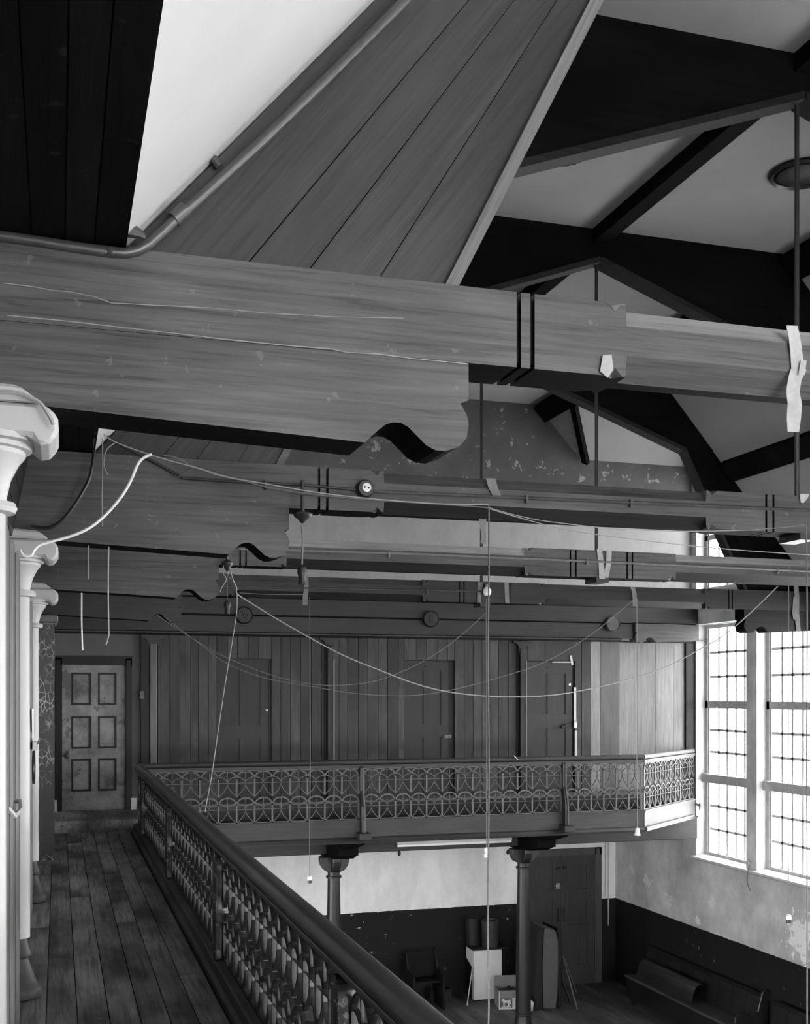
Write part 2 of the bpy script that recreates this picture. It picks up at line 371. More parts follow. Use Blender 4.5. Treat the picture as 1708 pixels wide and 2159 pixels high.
# gallery floor
m = MB(); m.box(-0.3, 1.0, YN, YP, GF-0.22, GF-0.022); m.prism([(1.0, YB+0.02), (7.92, YB+0.02), (XW-0.04, 15.70), (XW-0.04, YP), (1.0, YP)], GF-0.22, GF-0.005, 'z')
gf = struct('floor_gallery', m, dark_w)
xs = [-0.215, -0.06, 0.097, 0.258, 0.413, 0.56, 0.70, 0.85]
for i in range(len(xs)-1):
    y = -1.0-random.random()*2
    while y < 14.45:
        y2 = min(y+2.2+random.random()*2.4, 14.45)
        pm = MB(); pm.box(xs[i]+0.003, xs[i+1]-0.003, y+0.003, y2-0.002, GF-0.022, GF+random.uniform(-0.0015, 0.0015))
        part('plank', pm, floor_w, gf); y = y2
m = MB(); m.box(-0.2, 1.07, 14.45, YP, GF-0.02, GF+0.145)
struct('trim_1', m, floor_w, label='raised wooden step before the six-panelled door')
# slab edge and fascia of the side gallery towards the hall
m = MB(); m.box(0.98, 1.04, YN, YB, GF-0.24, GF+0.02); m.box(1.0, 1.06, YN, YB, GF-0.10, GF-0.05)
struct('trim_2', m, bal_w)
# ------------------------------------------------------------------ window wall
WIN = []
for i in range(12):
    y1 = 15.65-1.61*i; WIN.append((y1-1.35, y1))
zs_, zh_ = EYE-2.54, EYE+1.10
holes = [(a, b, zs_, zh_) for a, b in WIN]+[(a, b, EYE+1.62, EYE+3.35) for a, b in WIN[:2]]
m = MB(); wallgrid(m, 'x', XW, XW+0.36, (YN, YE+0.3), (0, EYE+4.6), holes)
struct('wall_right', m, wall_r)
def window_frame(y0, y1, secs):
    f = MB(); x0, x1 = XW+0.18, XW+0.25; zb, zt = secs[0][0]-0.055, secs[-1][1]+0.055
    f.box(x0-0.02, x1, y1-0.07, y1, zb, zt); f.box(x0-0.02, x1, y0, y0+0.07, zb, zt)
    f.box(x0-0.02, x1, y0+0.07, y1-0.07, zb, secs[0][0]); f.box(x0-0.02, x1, y0+0.07, y1-0.07, secs[-1][1], zt)
    f.box(x0-0.005, x1-0.01, y1-0.095, y1-0.07, secs[0][0], secs[-1][1]); f.box(x0-0.005, x1-0.01, y0+0.07, y0+0.095, secs[0][0], secs[-1][1])
    return f
def bars(y0, y1, secs, cols=5, rows=3):
    g = MB(); xa, xb = XW+0.195, XW+0.22; a, b = y0+0.095, y1-0.095; cells = []
    for z0, z1 in secs:
        for k in range(1, cols): yy = a+(b-a)*k/cols; g.box(xa, xb, yy-0.021, yy+0.021, z0, z1)
        for k in range(1, rows): zz = z0+(z1-z0)*k/rows; g.box(xa, xb, a, b, zz-0.019, zz+0.019)
        for k in range(cols):
            for r in range(rows): cells.append((a+(b-a)*k/cols, z0+(z1-z0)*r/rows, (b-a)/cols, (z1-z0)/rows))
    return g, cells
LOW = [(EYE-2.47, EYE-1.375), (EYE-1.241, EYE-0.211), (EYE-0.099, EYE+1.035)]
UPP = [(EYE+1.68, EYE+2.42), (EYE+2.50, EYE+3.28)]
def make_window(n, y0, y1, secs, detail):
    w = struct('window_%d' % n, window_frame(y0, y1, secs), frame_m)
    tr = MB()
    for k in range(len(secs)-1):
        z0, z1 = secs[k][1], secs[k+1][0]
        ex = 0.03 if k == 0 and len(secs) == 3 else 0.0
        tr.box(XW+0.16-ex*2, XW+0.25, y0+0.002, y1-0.002, z0, z1)
    link('transom', tr.mesh('transom', frame_m), w)
    g, cells = bars(y0, y1, secs, 5, 3 if len(secs) == 3 else 2)
    link('glazing_bars', g.mesh('glazing_bars', bar_m), w)
    if detail:
        sizes = {}
        for (py, pz, dy, dz) in cells:
            key = round(dz, 3)
            if key not in sizes:
                pn = MB(); pn.box(-0.002, 0.002, 0.006, dy-0.006, 0.006, dz-0.006); sizes[key] = pn.mesh('pane', gl)
            link('pane', sizes[key], w, (XW+0.208, py, pz))
    else:
        pn = MB(); pn.box(XW+0.206, XW+0.21, y0+0.07, y1-0.07, secs[0][0], secs[-1][1]); link('pane', pn.mesh('pane', gl), w)
    return w
n = 0
for i, (a, b) in enumerate(WIN):
    n += 1; make_window(n, a, b, LOW, i < 3)
for i, (a, b) in enumerate(WIN[:2]):
    n += 1; make_window(n, a, b, UPP, True)
for i, (a, b) in enumerate([(w[0], w[1], ) for w in WIN]+WIN[:2]):
    z0, z1 = (zs_, zh_) if i < len(WIN) else (EYE+1.62, EYE+3.35)
    ld = D.lights.new('window_portal', 'AREA'); ld.shape = 'RECTANGLE'; ld.size = z1-z0; ld.size_y = b-a; ld.cycles.is_portal = True
    lo = D.objects.new('window_portal', ld); COL.objects.link(lo); lo.location = (XW+0.30, (a+b)/2, (z0+z1)/2); lo.rotation_euler = (0, pi/2, 0)
# sloping sill board
m = MB(); m.prism([(XW-0.07, zs_-0.03), (XW-0.07, zs_-0.002), (XW, zs_+0.012), (XW+0.17, zs_+0.03), (XW+0.17, zs_-0.01), (XW, zs_-0.06), (XW-0.03, zs_-0.06)], YN, 15.72, 'y')
struct('trim_3', m, mottled('sill_paint', 0.50, 0.2, 4, 0.5, flecks=0.5, fval=0.2), label='long window sill on the window wall')
# ------------------------------------------------------------------ end wall under the balcony, near end wall, left wall
m = MB(); wallgrid(m, 'y', YE, YE+0.3, (-0.6, XW), (0, GF), [(7.9, 9.2, 0.0, EYE-2.80)])
struct('wall_back', m, wall_e)
m = MB(); m.box(-0.3, 2.95, YE-0.12, YE-0.002, 0, GF-0.27); struct('trim_12', m, dark_w, label='dark boarding at the left of the end wall')
m = MB(); ADDED_NWIN = [(x, x+1.45, 1.6, 7.8) for x in (1.2, 2.9, 4.6, 6.3)]
wallgrid(m, 'y', YN-0.3, YN, (-0.6, XW+0.36), (0, EYE+4.7), ADDED_NWIN); struct('wall_front', m, wall_paint('near_wall_paint', 0.6, 0.02, ZD))
for i, (a, b, c, d) in enumerate(ADDED_NWIN):                # tall unseen windows added behind the viewer for front light
    m = MB(); wallgrid(m, 'y', YN-0.2, YN-0.14, (a, b), (c, d), [(a+0.08+j*(b-a-0.12)/4, a+0.04+(j+1)*(b-a-0.12)/4, c+0.08+k*(d-c-0.12)/8, c+0.04+(k+1)*(d-c-0.12)/8) for j in range(4) for k in range(8)])
    w = struct('window_%d' % (31+i), m, frame_m); m = MB(); m.box(a+0.05, b-0.05, YN-0.175, YN-0.17, c+0.05, d-0.05); link('pane', m.mesh('pane', gl), w)
    ld = D.lights.new('window_portal', 'AREA'); ld.shape = 'RECTANGLE'; ld.size = b-a; ld.size_y = d-c; ld.cycles.is_portal = True
    lo = D.objects.new('window_portal', ld); COL.objects.link(lo); lo.location = ((a+b)/2, YN-0.25, (c+d)/2); lo.rotation_euler = (pi/2, 0, pi)
ADDED_LWIN = [(y, y+1.7, 1.0, 3.0) for y in (-3.6, -1.2, 1.2, 3.6, 6.0, 8.4, 10.8, 13.2)]
for i, (a, b, c, d) in enumerate(ADDED_LWIN):                # unseen windows added under the gallery to fill the hall with light
    m = MB(); wallgrid(m, 'x', -0.5, -0.44, (a, b), (c, d), [(a+0.08+j*(b-a-0.12)/4, a+0.04+(j+1)*(b-a-0.12)/4, c+0.08+k*(d-c-0.12)/3, c+0.04+(k+1)*(d-c-0.12)/3) for j in range(4) for k in range(3)])
    w = struct('window_%d' % (41+i), m, frame_m); m = MB(); m.box(-0.475, -0.47, a+0.05, b-0.05, c+0.05, d-0.05); link('pane', m.mesh('pane', gl), w)
    ld = D.lights.new('window_portal', 'AREA'); ld.shape = 'RECTANGLE'; ld.size = d-c; ld.size_y = b-a; ld.cycles.is_portal = True
    lo = D.objects.new('window_portal', ld); COL.objects.link(lo); lo.location = (-0.55, (a+b)/2, (c+d)/2); lo.rotation_euler = (0, -pi/2, 0)
m = MB(); wallgrid(m, 'x', -0.6, -0.3, (YN, YE+0.3), (0, GF-0.02), ADDED_LWIN); struct('wall_left', m, wall_paint('left_wall_paint', 0.5, 0.02, ZD))
# gable wall over the partition
V0 = (7.70, 3.58)
m = MB(); m.prism([(-0.6, EYE+1.08), (XW, EYE+1.08), (XW, EYE+4.5), (-0.6, EYE+4.5)], YP+0.06, YP+0.36, 'y')
struct('wall_gable', m, wall_g)
# ------------------------------------------------------------------ ceiling: flat middle, two slopes, dormer, boarded eaves
XL, XR, E0L, E0R = 2.86, 6.94, 0.185, 9.62
zE = EYE+1.365
def sheet(m, q, t=0.05, up=Vector((0, 0, 1))):        # a quad with thickness upwards
    q = [Vector(p) for p in q]; k = len(q)
    m.add(q+[p+up*t for p in q], [tuple(range(k)), tuple(range(2*k-1, k-1, -1))]+[(i, (i+1) % k, (i+1) % k+k, i+k) for i in range(k)])
Y4 = YT[4]
m = MB(); sheet(m, [(XL, YN, CEIL), (XR, YN, CEIL), (XR, YP+0.1, CEIL), (XL, YP+0.1, CEIL)])
ce = struct('ceiling', m, plaster_g)
m = MB(); sheet(m, [(E0L, YN, zE), (XL, YN, CEIL), (XL, YP+0.1, CEIL), (E0L, YP+0.1, zE)])
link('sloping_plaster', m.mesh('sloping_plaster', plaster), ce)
m = MB(); sheet(m, [(XR, YN, CEIL), (XR, Y4+0.17, CEIL), (E0R, Y4+0.17, zE), (E0R, YN, zE)])
sheet(m, [(XR, YP+0.1, CEIL), (V0[0], YP+0.1, EYE+V0[1]), (XR, 14.72, CEIL)]); sheet(m, [(XR, 13.75, CEIL), (V0[0], Y4, EYE+V0[1]), (XR, Y4, CEIL)])
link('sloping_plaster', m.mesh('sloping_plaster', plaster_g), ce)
m = MB(); zv = EYE+V0[1]
sheet(m, [(V0[0], YP+0.1, zv), (XW+0.1, YP+0.1, zv), (XW+0.1, 14.72, CEIL), (XR, 14.72, CEIL)])
sheet(m, [(XR, 14.72, CEIL), (XW+0.1, 14.72, CEIL), (XW+0.1, 13.75, CEIL), (XR, 13.75, CEIL)])
sheet(m, [(XR, 13.75, CEIL), (XW+0.1, 13.75, CEIL), (XW+0.1, Y4+0.15, zv), (V0[0], Y4+0.15, zv)])
m.prism([(XR+0.0, CEIL+0.04), (XW+0.2, CEIL+0.04), (XW+0.2, zE), (E0R-0.02, zE)], Y4+0.145, Y4+0.2, 'y')
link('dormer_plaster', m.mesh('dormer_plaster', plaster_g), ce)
# boarded eaves soffit over the gallery: planks running along the wall
sx = [-0.62, -0.44, -0.27, -0.17, -0.075, 0.02, 0.105, 0.200]
for a, b in zip(sx, sx[1:]):
    y = YN
    while y < YP:
        y2 = min(YP, y+S*1.0+random.random()*1.5)
        pm = MB(); pm.box(a+0.002, b-0.002, y+0.002, y2, TOPZ+0.005+random.uniform(0, 0.004), TOPZ+0.03); part('plank', pm, soffit_w, ce); y = y2
# outer roof shell so no daylight leaks in
m = MB()
sheet(m, [(-1.2, YN-0.3, zE+0.1), (-0.6, YN-0.3, zE+0.25), (-0.6, YE+0.3, zE+0.25), (-1.2, YE+0.3, zE+0.1)])
sheet(m, [(-0.62, YN, TOPZ+0.035), (0.192, YN, TOPZ+0.035), (0.192, YP+0.3, TOPZ+0.035), (-0.62, YP+0.3, TOPZ+0.035)])
m.box(-0.65, -0.6, YN, YP+0.3, GF-0.02, TOPZ+0.1)
m.box(-0.65, XW+0.3, YE, YE+0.3, GF, EYE+1.2); m.box(-0.65, XW, YP+0.1, YE+0.3, EYE+1.15, EYE+1.2)
struct('trim_4', m, black_p)
# purlins
def purlin(x, z, w, h, y0, y1, lab, mat=black_w):
    q = MB(); q.box(x-w/2, x+w/2, y0, y1, z, z+h); return part('purlin', q, mat, ce)
purlin(4.90, EYE+4.27, 0.15, 0.14, 3.7, YP, 'black ridge-line beam along the middle of the flat ceiling')
def spur(x, z, y0, y1, lab):
    q = MB(); q.prism([(x-0.10, z+0.08), (x+0.09, z-0.12), (x+0.17, z-0.04), (x-0.0, z+0.2)], y0, y1, 'y'); return part('purlin', q, black_w, ce)
spur(XR+0.02, EYE+4.24, 3.7, YP, 'black purlin where the flat ceiling meets the slope on the window side')
spur(8.22, EYE+2.86, 3.7, Y4, 'black purlin halfway down the plaster slope on the window side')
q = MB(); q.prism([(XL-0.12, EYE+4.10), (XL+0.08, EYE+4.38), (XL+0.02, EYE+4.40), (XL-0.2, EYE+4.12)], 3.75, YP, 'y'); part('purlin', q, black_w, ce)
q = MB(); q.bar((V0[0]+0.02, YP-0.02, zv-0.03), (XR+0.16, 14.86, CEIL-0.16), 0.11, 0.07, up=(1, 0, 1)); part('valley_rafter', q, black_w, ce)
# round ceiling vents
def vent(x, y, lab):
    t = thing('ceiling_vent', (x, y, CEIL-0.05), lab, 'vent', 'round vents in the flat ceiling')
    q = MB(); q.lathe([(0.26, CEIL), (0.27, CEIL-0.02), (0.25, CEIL-0.045), (0.225, CEIL-0.03), (0.215, CEIL)], (x, y, 0), 28); part('rim', q, iron, t, True)
    q = MB(); q.lathe([(0.20, CEIL), (0.20, CEIL-0.03), (0.16, CEIL-0.045), (0.001, CEIL-0.05)], (x, y, 0), 28); part('grille', q, black_p, t, True)
vent(5.98, 8.1, 'round dark vent in the ceiling on the window side, beside the long iron rod'); vent(3.86, 8.3, 'round vent half hidden above the second truss, gallery side')
vent(4.32, 14.2, 'small round vent glimpsed just under the nearest tie beam')
# ------------------------------------------------------------------ roof trusses
CORB = [(1.306, 1.103), (1.306, 0.979), (1.277, 0.967), (1.300, 0.930), (1.307, 0.90), (1.299, 0.853), (1.270, 0.822), (1.224, 0.805), (1.19, 0.806), (1.158, 0.820), (1.125, 0.850), (1.096, 0.876), (1.070, 0.888), (1.045, 0.888), (1.020, 0.880), (0.996, 0.861), (0.972, 0.838), (0.949, 0.816), (-0.10, 0.862), (-0.60, 0.862)]
def corbel(k, right=False):
    Y = YT[k]; q = MB(); P = [(x, EYE+z) for x, z in CORB]+[(-0.60, EYE+1.103)]
    if right: P = [(2*XM-x if x > -0.5 else XW-0.002, z) for x, z in P]
    q.prism(P, Y+0.004, Y+0.215, 'y'); q.mi = [0, 0]+[1]*(len(P)-1)+[0]  # perimeter faces black: shade under the corbel put into the colour
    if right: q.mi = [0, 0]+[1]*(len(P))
    return q
def tie_beam(k):
    Y = YT[k]; th = 0.22; q = MB()
    G = [1.485, 1.535, 4.575, 4.631, 5.165, 5.221, 8.261, 8.311]
    segs = [(-0.6, 0)]
    for g in G: segs += [(g-0.008, 0), (g-0.008, 'g'), (g+0.008, 'g'), (g+0.008, 0)]
    for a, b in ((1.80, 4.20), (5.60, 8.0)):
        segs += [(a, 0), (a+0.045, 0.4), (a+0.07, 0.05), (a+0.085, 0.05), (a+0.09, 1), (b-0.09, 1), (b-0.085, 0.05), (b-0.07, 0.05), (b-0.045, 0.4), (b, 0)]
    segs.append((XW-0.002, 0)); segs.sort(key=lambda s: s[0])
    c = 0.075; V = []
    for x, st in segs:
        i = 0.022 if st == 'g' else 0.0; a = 0.0005 if st in (0, 'g') else c*st
        y0, y1, z0, z1 = Y+i, Y+th-i, BOTZ+i, TOPZ-i
        V.append([(x, y0+a, z1), (x, y0, z1-a), (x, y0, z0+a), (x, y0+a, z0), (x, y1-a, z0), (x, y1, z0+a), (x, y1, z1-a), (x, y1-a, z1)])
    for s in range(len(V)-1):
        x = segs[s][0]; top = 1 if segs[s][1] not in (0, 'g') and segs[s+1][1] not in (0, 'g') else 0
        gr = 3 if segs[s][1] == 'g' and segs[s+1][1] == 'g' or abs(segs[s][0]-segs[s+1][0]) < 1e-6 else 0
        for e in range(8):
            f = (e+1) % 8; mi = gr
            if not gr and top: mi = {0: 1, 2: 2, 4: 2, 6: 1}.get(e, 0)  # chamfers have their own woods, paler at the top
            if e == 3 and not gr: mi = 4  # underside black: shade below the beam put into the colour
            q.add([V[s][e], V[s][f], V[s+1][f], V[s+1][e]], [(0, 1, 2, 3)], mi)
    q.add(V[0], [tuple(range(8))]); q.add(V[-1], [tuple(range(7, -1, -1))])
    return q
edge_b = wood('collar_edge_wood', 0.012, 'x', 0.3, 0.5, 0.1, 0.2, spec=0.15)
def hl(x0, s0, z): return x0+(z-(EYE+1.36))/s0
zA, zB = EYE+1.33, EYE+3.13
def truss(k, lab, wood_main, wood_cor, haunchL, chtop, chbot, detail):
    Y = YT[k]; t = thing('roof_truss', (XM, Y+0.1, BOTZ), lab, 'roof truss', 'roof trusses spanning the hall')
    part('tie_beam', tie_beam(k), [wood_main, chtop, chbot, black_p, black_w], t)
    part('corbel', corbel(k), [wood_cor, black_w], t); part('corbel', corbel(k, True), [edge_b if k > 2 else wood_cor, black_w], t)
    # boarded haunch: fan of planks between the rafter line and the soffit line (X at z+1.36, X at the top cut)
    lo = [0.165, 0.545, 0.745, 0.985, 1.215]; hi = [1.735, 1.93, 2.03, 2.10, 2.142]
    for side in (0, 1):
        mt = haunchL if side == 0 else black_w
        for j in range(4):
            g = 0.0025
            P = [(lo[j]+g, zA), (lo[j+1]-g, zA), (hi[j+1]-g*0.4, zB), (hi[j]+g*0.4, zB)]
            if side: P = [(2*XM-x, z) for x, z in P]
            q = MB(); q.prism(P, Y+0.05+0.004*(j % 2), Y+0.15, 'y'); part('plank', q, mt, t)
        P = [(1.215, zA), (1.262, zA), (2.19, zB+0.02), (2.142, zB+0.02)]
        if side: P = [(2*XM-x, z) for x, z in P]
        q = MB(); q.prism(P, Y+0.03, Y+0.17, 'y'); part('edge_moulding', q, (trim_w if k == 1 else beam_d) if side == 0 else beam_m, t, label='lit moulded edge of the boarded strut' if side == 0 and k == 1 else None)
    P = [(1.735, zB), (2.146, zB), (XM, EYE+4.13), (2*XM-2.146, zB), (2*XM-1.735, zB), (2*XM-XL+0.04, CEIL), (XL-0.04, CEIL)]
    q = MB(); q.prism(P, Y+0.04, Y+0.16, 'y'); part('collar_boarding', q, black_w, t)
    for sg in (0, 1):
        a = (2.15, Y+0.1, zB-0.01); b_ = (XM, Y+0.1, EYE+4.115)
        if sg: a = (2*XM-2.15, a[1], a[2])
        q = MB(); q.bar(a, b_, 0.17, 0.05); part('collar_moulding', q, edge_b, t)
    q = MB(); q.tube([(XM, Y+0.11, BOTZ-0.03), (XM, Y+0.11, EYE+4.15)], 0.0165 if k < 4 else 0.02, 8); part('king_rod', q, iron_k if k != 3 else iron, t, True)
    q = MB(); q.box(XM-0.06, XM+0.07, Y-0.01, Y+0.23, BOTZ-0.045, BOTZ); part('rod_plate', q, iron_k, t)
    if detail == 1:
        pass
    return t
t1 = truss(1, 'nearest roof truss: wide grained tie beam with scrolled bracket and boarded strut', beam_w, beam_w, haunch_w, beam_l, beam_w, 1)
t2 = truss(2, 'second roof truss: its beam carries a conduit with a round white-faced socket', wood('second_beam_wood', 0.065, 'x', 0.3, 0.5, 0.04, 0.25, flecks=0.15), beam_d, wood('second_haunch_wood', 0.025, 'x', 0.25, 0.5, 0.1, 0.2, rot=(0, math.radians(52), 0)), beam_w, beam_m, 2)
t3 = truss(3, 'third roof truss: its beam has two pale tape strips crossing under the iron rod', beam_d, beam_d, haunch_w, wood('pale_beam_edge', 0.36, 'x', 0.15, 0.6, 0, 0.2), beam_m, 3)
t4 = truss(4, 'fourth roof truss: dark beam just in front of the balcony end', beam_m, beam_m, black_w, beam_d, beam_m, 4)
# end truss over the partition: upper and lower beams, moulding, roundels
t5 = thing('end_truss', (XM, YP, EYE+0.8), 'farthest dark double beam over the plank partition, set with three round bosses', 'roof truss')
q = MB(); q.box(-0.6, XW-0.002, YP-0.14, YP+0.06, BOTZ, TOPZ-0.01); part('tie_beam', q, beam_m, t5, bevel=0.01)
q = MB(); q.box(-0.6, 8.49, YP-0.11, YP+0.06, EYE+0.86, BOTZ-0.006); part('lower_beam', q, beam_m, t5, bevel=0.01)
q = MB(); q.prism([(YP-0.19, EYE+0.855), (YP-0.19, EYE+0.835), (YP-0.14, EYE+0.815), (YP+0.05, EYE+0.815), (YP+0.05, EYE+0.86), (YP-0.15, EYE+0.86)], -0.3, 8.25, 'x'); part('cornice_moulding', q, beam_m, t5)
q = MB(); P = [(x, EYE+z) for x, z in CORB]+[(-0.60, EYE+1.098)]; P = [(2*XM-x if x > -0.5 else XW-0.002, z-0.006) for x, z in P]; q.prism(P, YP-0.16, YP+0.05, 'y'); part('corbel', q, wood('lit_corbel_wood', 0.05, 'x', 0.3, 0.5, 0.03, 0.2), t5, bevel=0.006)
for kk, (u, v) in enumerate(((516, 1297), (910, 1305), (1294, 1315))):
    p = on_y(u, v, YP-0.2); q = MB()
    q.lathe([(0.118, -0.0), (0.122, -0.06), (0.112, -0.075), (0.104, -0.062), (0.001, -0.062)], (p.x, YP-0.13, p.z), 26, 'y')
    o = part('boss', q, beam_m if kk < 2 else beam_d, t5, True)
    q = MB()
    if kk == 1:
        for dx in (-0.025, 0.025): q.box(p.x+dx-0.009, p.x+dx+0.009, YP-0.202, YP-0.19, p.z-0.06, p.z+0.06)
        part('boss_relief', q, beam_m, o)
    elif kk == 0:
        q.tube([(p.x-0.05+0.012*i, YP-0.195, p.z+0.045*sin(i*0.75+0.6)) for i in range(9)], 0.010, 5); part('boss_relief', q, beam_m, o)
# crack lines worked into the nearest beam and its bracket are thin battens of split grain
def seam(pts, Y, r, mat, lab, nm='split'):
    q = MB(); q.tube([on_y(u, v, Y-0.0005) for u, v in pts], r, 4); return part(nm, q, mat, t1, label=lab)
seam([(5, 597), (60, 603), (110, 612), (150, 616), (200, 626), (235, 639), (262, 640), (330, 644), (440, 649), (560, 660), (700, 668), (850, 671)], YT[1], 0.0018, beam_l, 'pale crack along the beam')
seam([(15, 665), (150, 678), (250, 690), (360, 702), (480, 716), (600, 728), (700, 736), (730, 743), (800, 747), (870, 756), (985, 767)], YT[1], 0.0022, beam_l, 'pale crack along the joint')
# ------------------------------------------------------------------ gallery-side iron columns
def iron_column(k, lab):
    Y = YT[k]+0.11; X = -0.212; t = thing('gallery_column', (X, Y, GF), lab, 'column', 'iron columns along the gallery wall')
    q = MB(); q.lathe([(0.10, 0), (0.122, 0.012), (0.128, 0.045), (0.115, 0.07), (0.108, 0.078), (0.095, 0.10), (0.072, 0.16), (0.055, 0.215), (0.052, 0.225), (0.066, 0.235), (0.070, 0.25), (0.062, 0.27), (0.052, 0.30), (0.047, 0.335), (0.058, 0.342)], (X, Y, GF), 24)
    part('base', q, cream_d, t, True)
    zs = EYE-GF; q = MB(); q.lathe([(0.062, 0.34), (0.060, zs+0.55)], (X, Y, GF), 24); part('shaft', q, cream, t, True)
    q = MB(); q.lathe([(0.060, 0.545), (0.088, 0.55), (0.094, 0.565), (0.088, 0.58), (0.062, 0.585), (0.064, 0.60), (0.075, 0.65), (0.100, 0.70), (0.118, 0.722), (0.118, 0.735), (0.136, 0.739), (0.136, 0.753), (0.158, 0.757), (0.158, 0.775)], (X, Y, EYE), 24)
    part('capital', q, cream, t, True)
    P = [(X-0.2, 0.86), (X+0.165, 0.86), (X+0.195, 0.848), (X+0.212, 0.82), (X+0.214, 0.785), (X+0.20, 0.755), (X+0.175, 0.738), (X+0.15, 0.742), (X+0.135, 0.765), (X-0.2, 0.768)]
    q = MB(); q.prism([(x, EYE+z) for x, z in P], Y-0.13, Y+0.13, 'y')
    q.prism([(X-0.2, EYE+0.86), (X-0.2, EYE+0.92), (X+0.10, EYE+0.905), (X+0.165, EYE+0.86)], Y-0.16, Y-0.115, 'y')
    part('scroll_block', q, cream, t, bevel=0.012)
    return t
for k, lb in ((1, 'nearest cream iron column at the left edge with scrolled capital'), (2, 'second cream iron column, its bell-shaped base standing on the gallery floor'), (3, 'third and slimmest-looking cream iron column along the gallery wall')):
    iron_column(k, lb)
# boxed post with crazed paint (fourth support)
t = thing('boxed_post', (-0.11, 12.0, GF), 'dark boxed post with crackled paint standing left of the panelled door', 'post')
q = MB(); q.box(-0.24, -0.035, 11.92, 12.1, GF+0.012, EYE+0.70); part('casing', q, crk, t)
q = MB(); q.box(-0.25, -0.015, 11.90, 12.12, EYE+0.70, EYE+0.73); q.box(-0.26, 0.0, 11.89, 12.13, EYE+0.73, EYE+0.80); part('cap', q, iron_l, t, bevel=0.01)
q = MB(); q.box(-0.26, -0.02, 11.905, 12.12, GF-0.005, GF+0.03); part('plinth', q, iron_g, t)
# folding screens between the columns: moulded stiles of slightly different depth
hopper = MB()
for k in (1, 2, 3):
    y0 = YT[k]+0.25; y1 = YT[k+1]-0.02 if k < 3 else 11.85
    lab = {1: 'tall folding screen of worn moulded stiles just behind the nearest column', 2: 'narrow glimpse of the folding screen between the second and third columns', 3: 'farthest folding screen strip beside the boxed post'}[k]
    t = thing('folding_screen', (-0.3, (y0+y1)/2, GF), lab, 'screen')
    nst = 11; w = (y1-y0)/nst
    for j in range(nst):
        dx = [0.0, 0.022, 0.008, 0.03, 0.004, 0.016][j % 6]
        q = MB(); a, b_ = y0+j*w+0.004, y0+(j+1)*w-0.004
        q.prism([(-0.297, a), (-0.235+dx, a), (-0.222+dx, a+0.02), (-0.222+dx, b_-0.02), (-0.235+dx, b_), (-0.297, b_)], GF+0.005, EYE+0.72, 'z')
        part('stile', q, screen_w, t)
    # dark hinged head boards over the screen
    for j in range(4):
        q = MB(); zt = EYE+1.30-0.11*j; q.prism([(-0.297, zt-0.1), (-0.297, zt), (-0.155-0.022*j, zt), (-0.175-0.022*j, zt-0.104)], y0, y1-0.03, 'y')
        part('head_board', q, dark_w, t)
m = MB(); m.box(-0.6, -0.30, YN, YP, GF-0.02, TOPZ+0.02); struct('wall_gallery', m, cream_d)
# small fittings on the screens
q = MB(); p = on_x(33, 1702, -0.19); q.tube([(p.x-0.03, p.y-0.12, p.z+0.01), (p.x+0.0, p.y-0.1, p.z-0.03), (p.x+0.025, p.y, p.z-0.012), (p.x+0.02, p.y+0.08, p.z+0.02), (p.x-0.02, p.y+0.12, p.z+0.02)], 0.012, 6)
solo('screen_latch', q, cream, 'cream iron latch hook on the nearest folding screen', 'latch', smooth=True)
q = MB(); Yq = 9.2; q.add([(-0.19, Yq-0.18, EYE-0.11), (-0.185, Yq+0.2, EYE-0.11), (-0.185, Yq+0.12, EYE-0.42), (-0.19, Yq-0.0, EYE-0.44)], [(0, 1, 2, 3)])
q.add([(-0.193, Yq-0.18, EYE-0.11), (-0.188, Yq+0.2, EYE-0.11), (-0.188, Yq+0.12, EYE-0.42), (-0.193, Yq-0.0, EYE-0.44)], [(3, 2, 1, 0)])
solo('paper_wedge', q, paper_m, 'white torn paper wedge stuck beyond the second column', 'paper')
for lab, u, v, r in (('dark ring pull hanging on the far folding screen', 71, 1618, 0.11),):
    p = on_x(71, v, -0.165); q = MB(); q.tube([(p.x, p.y+r*1.6*cos(a*pi/8), p.z+r*sin(a*pi/8)) for a in range(16)], 0.010, 6, closed=True); solo('ring_pull', q, iron_k, lab, 'handle', smooth=True)
p = on_x(75, 1572, -0.165); q = MB(); q.box(p.x-0.02, p.x+0.012, p.y-0.12, p.y+0.12, p.z-0.03, p.z+0.03); q.tube([(p.x+0.015, p.y-0.1, p.z+0.02), (p.x+0.03, p.y, p.z+0.05), (p.x+0.015, p.y+0.1, p.z+0.02)], 0.008, 6)
solo('padlock', q, brass, 'small padlock above the ring pull on the screen', 'lock')
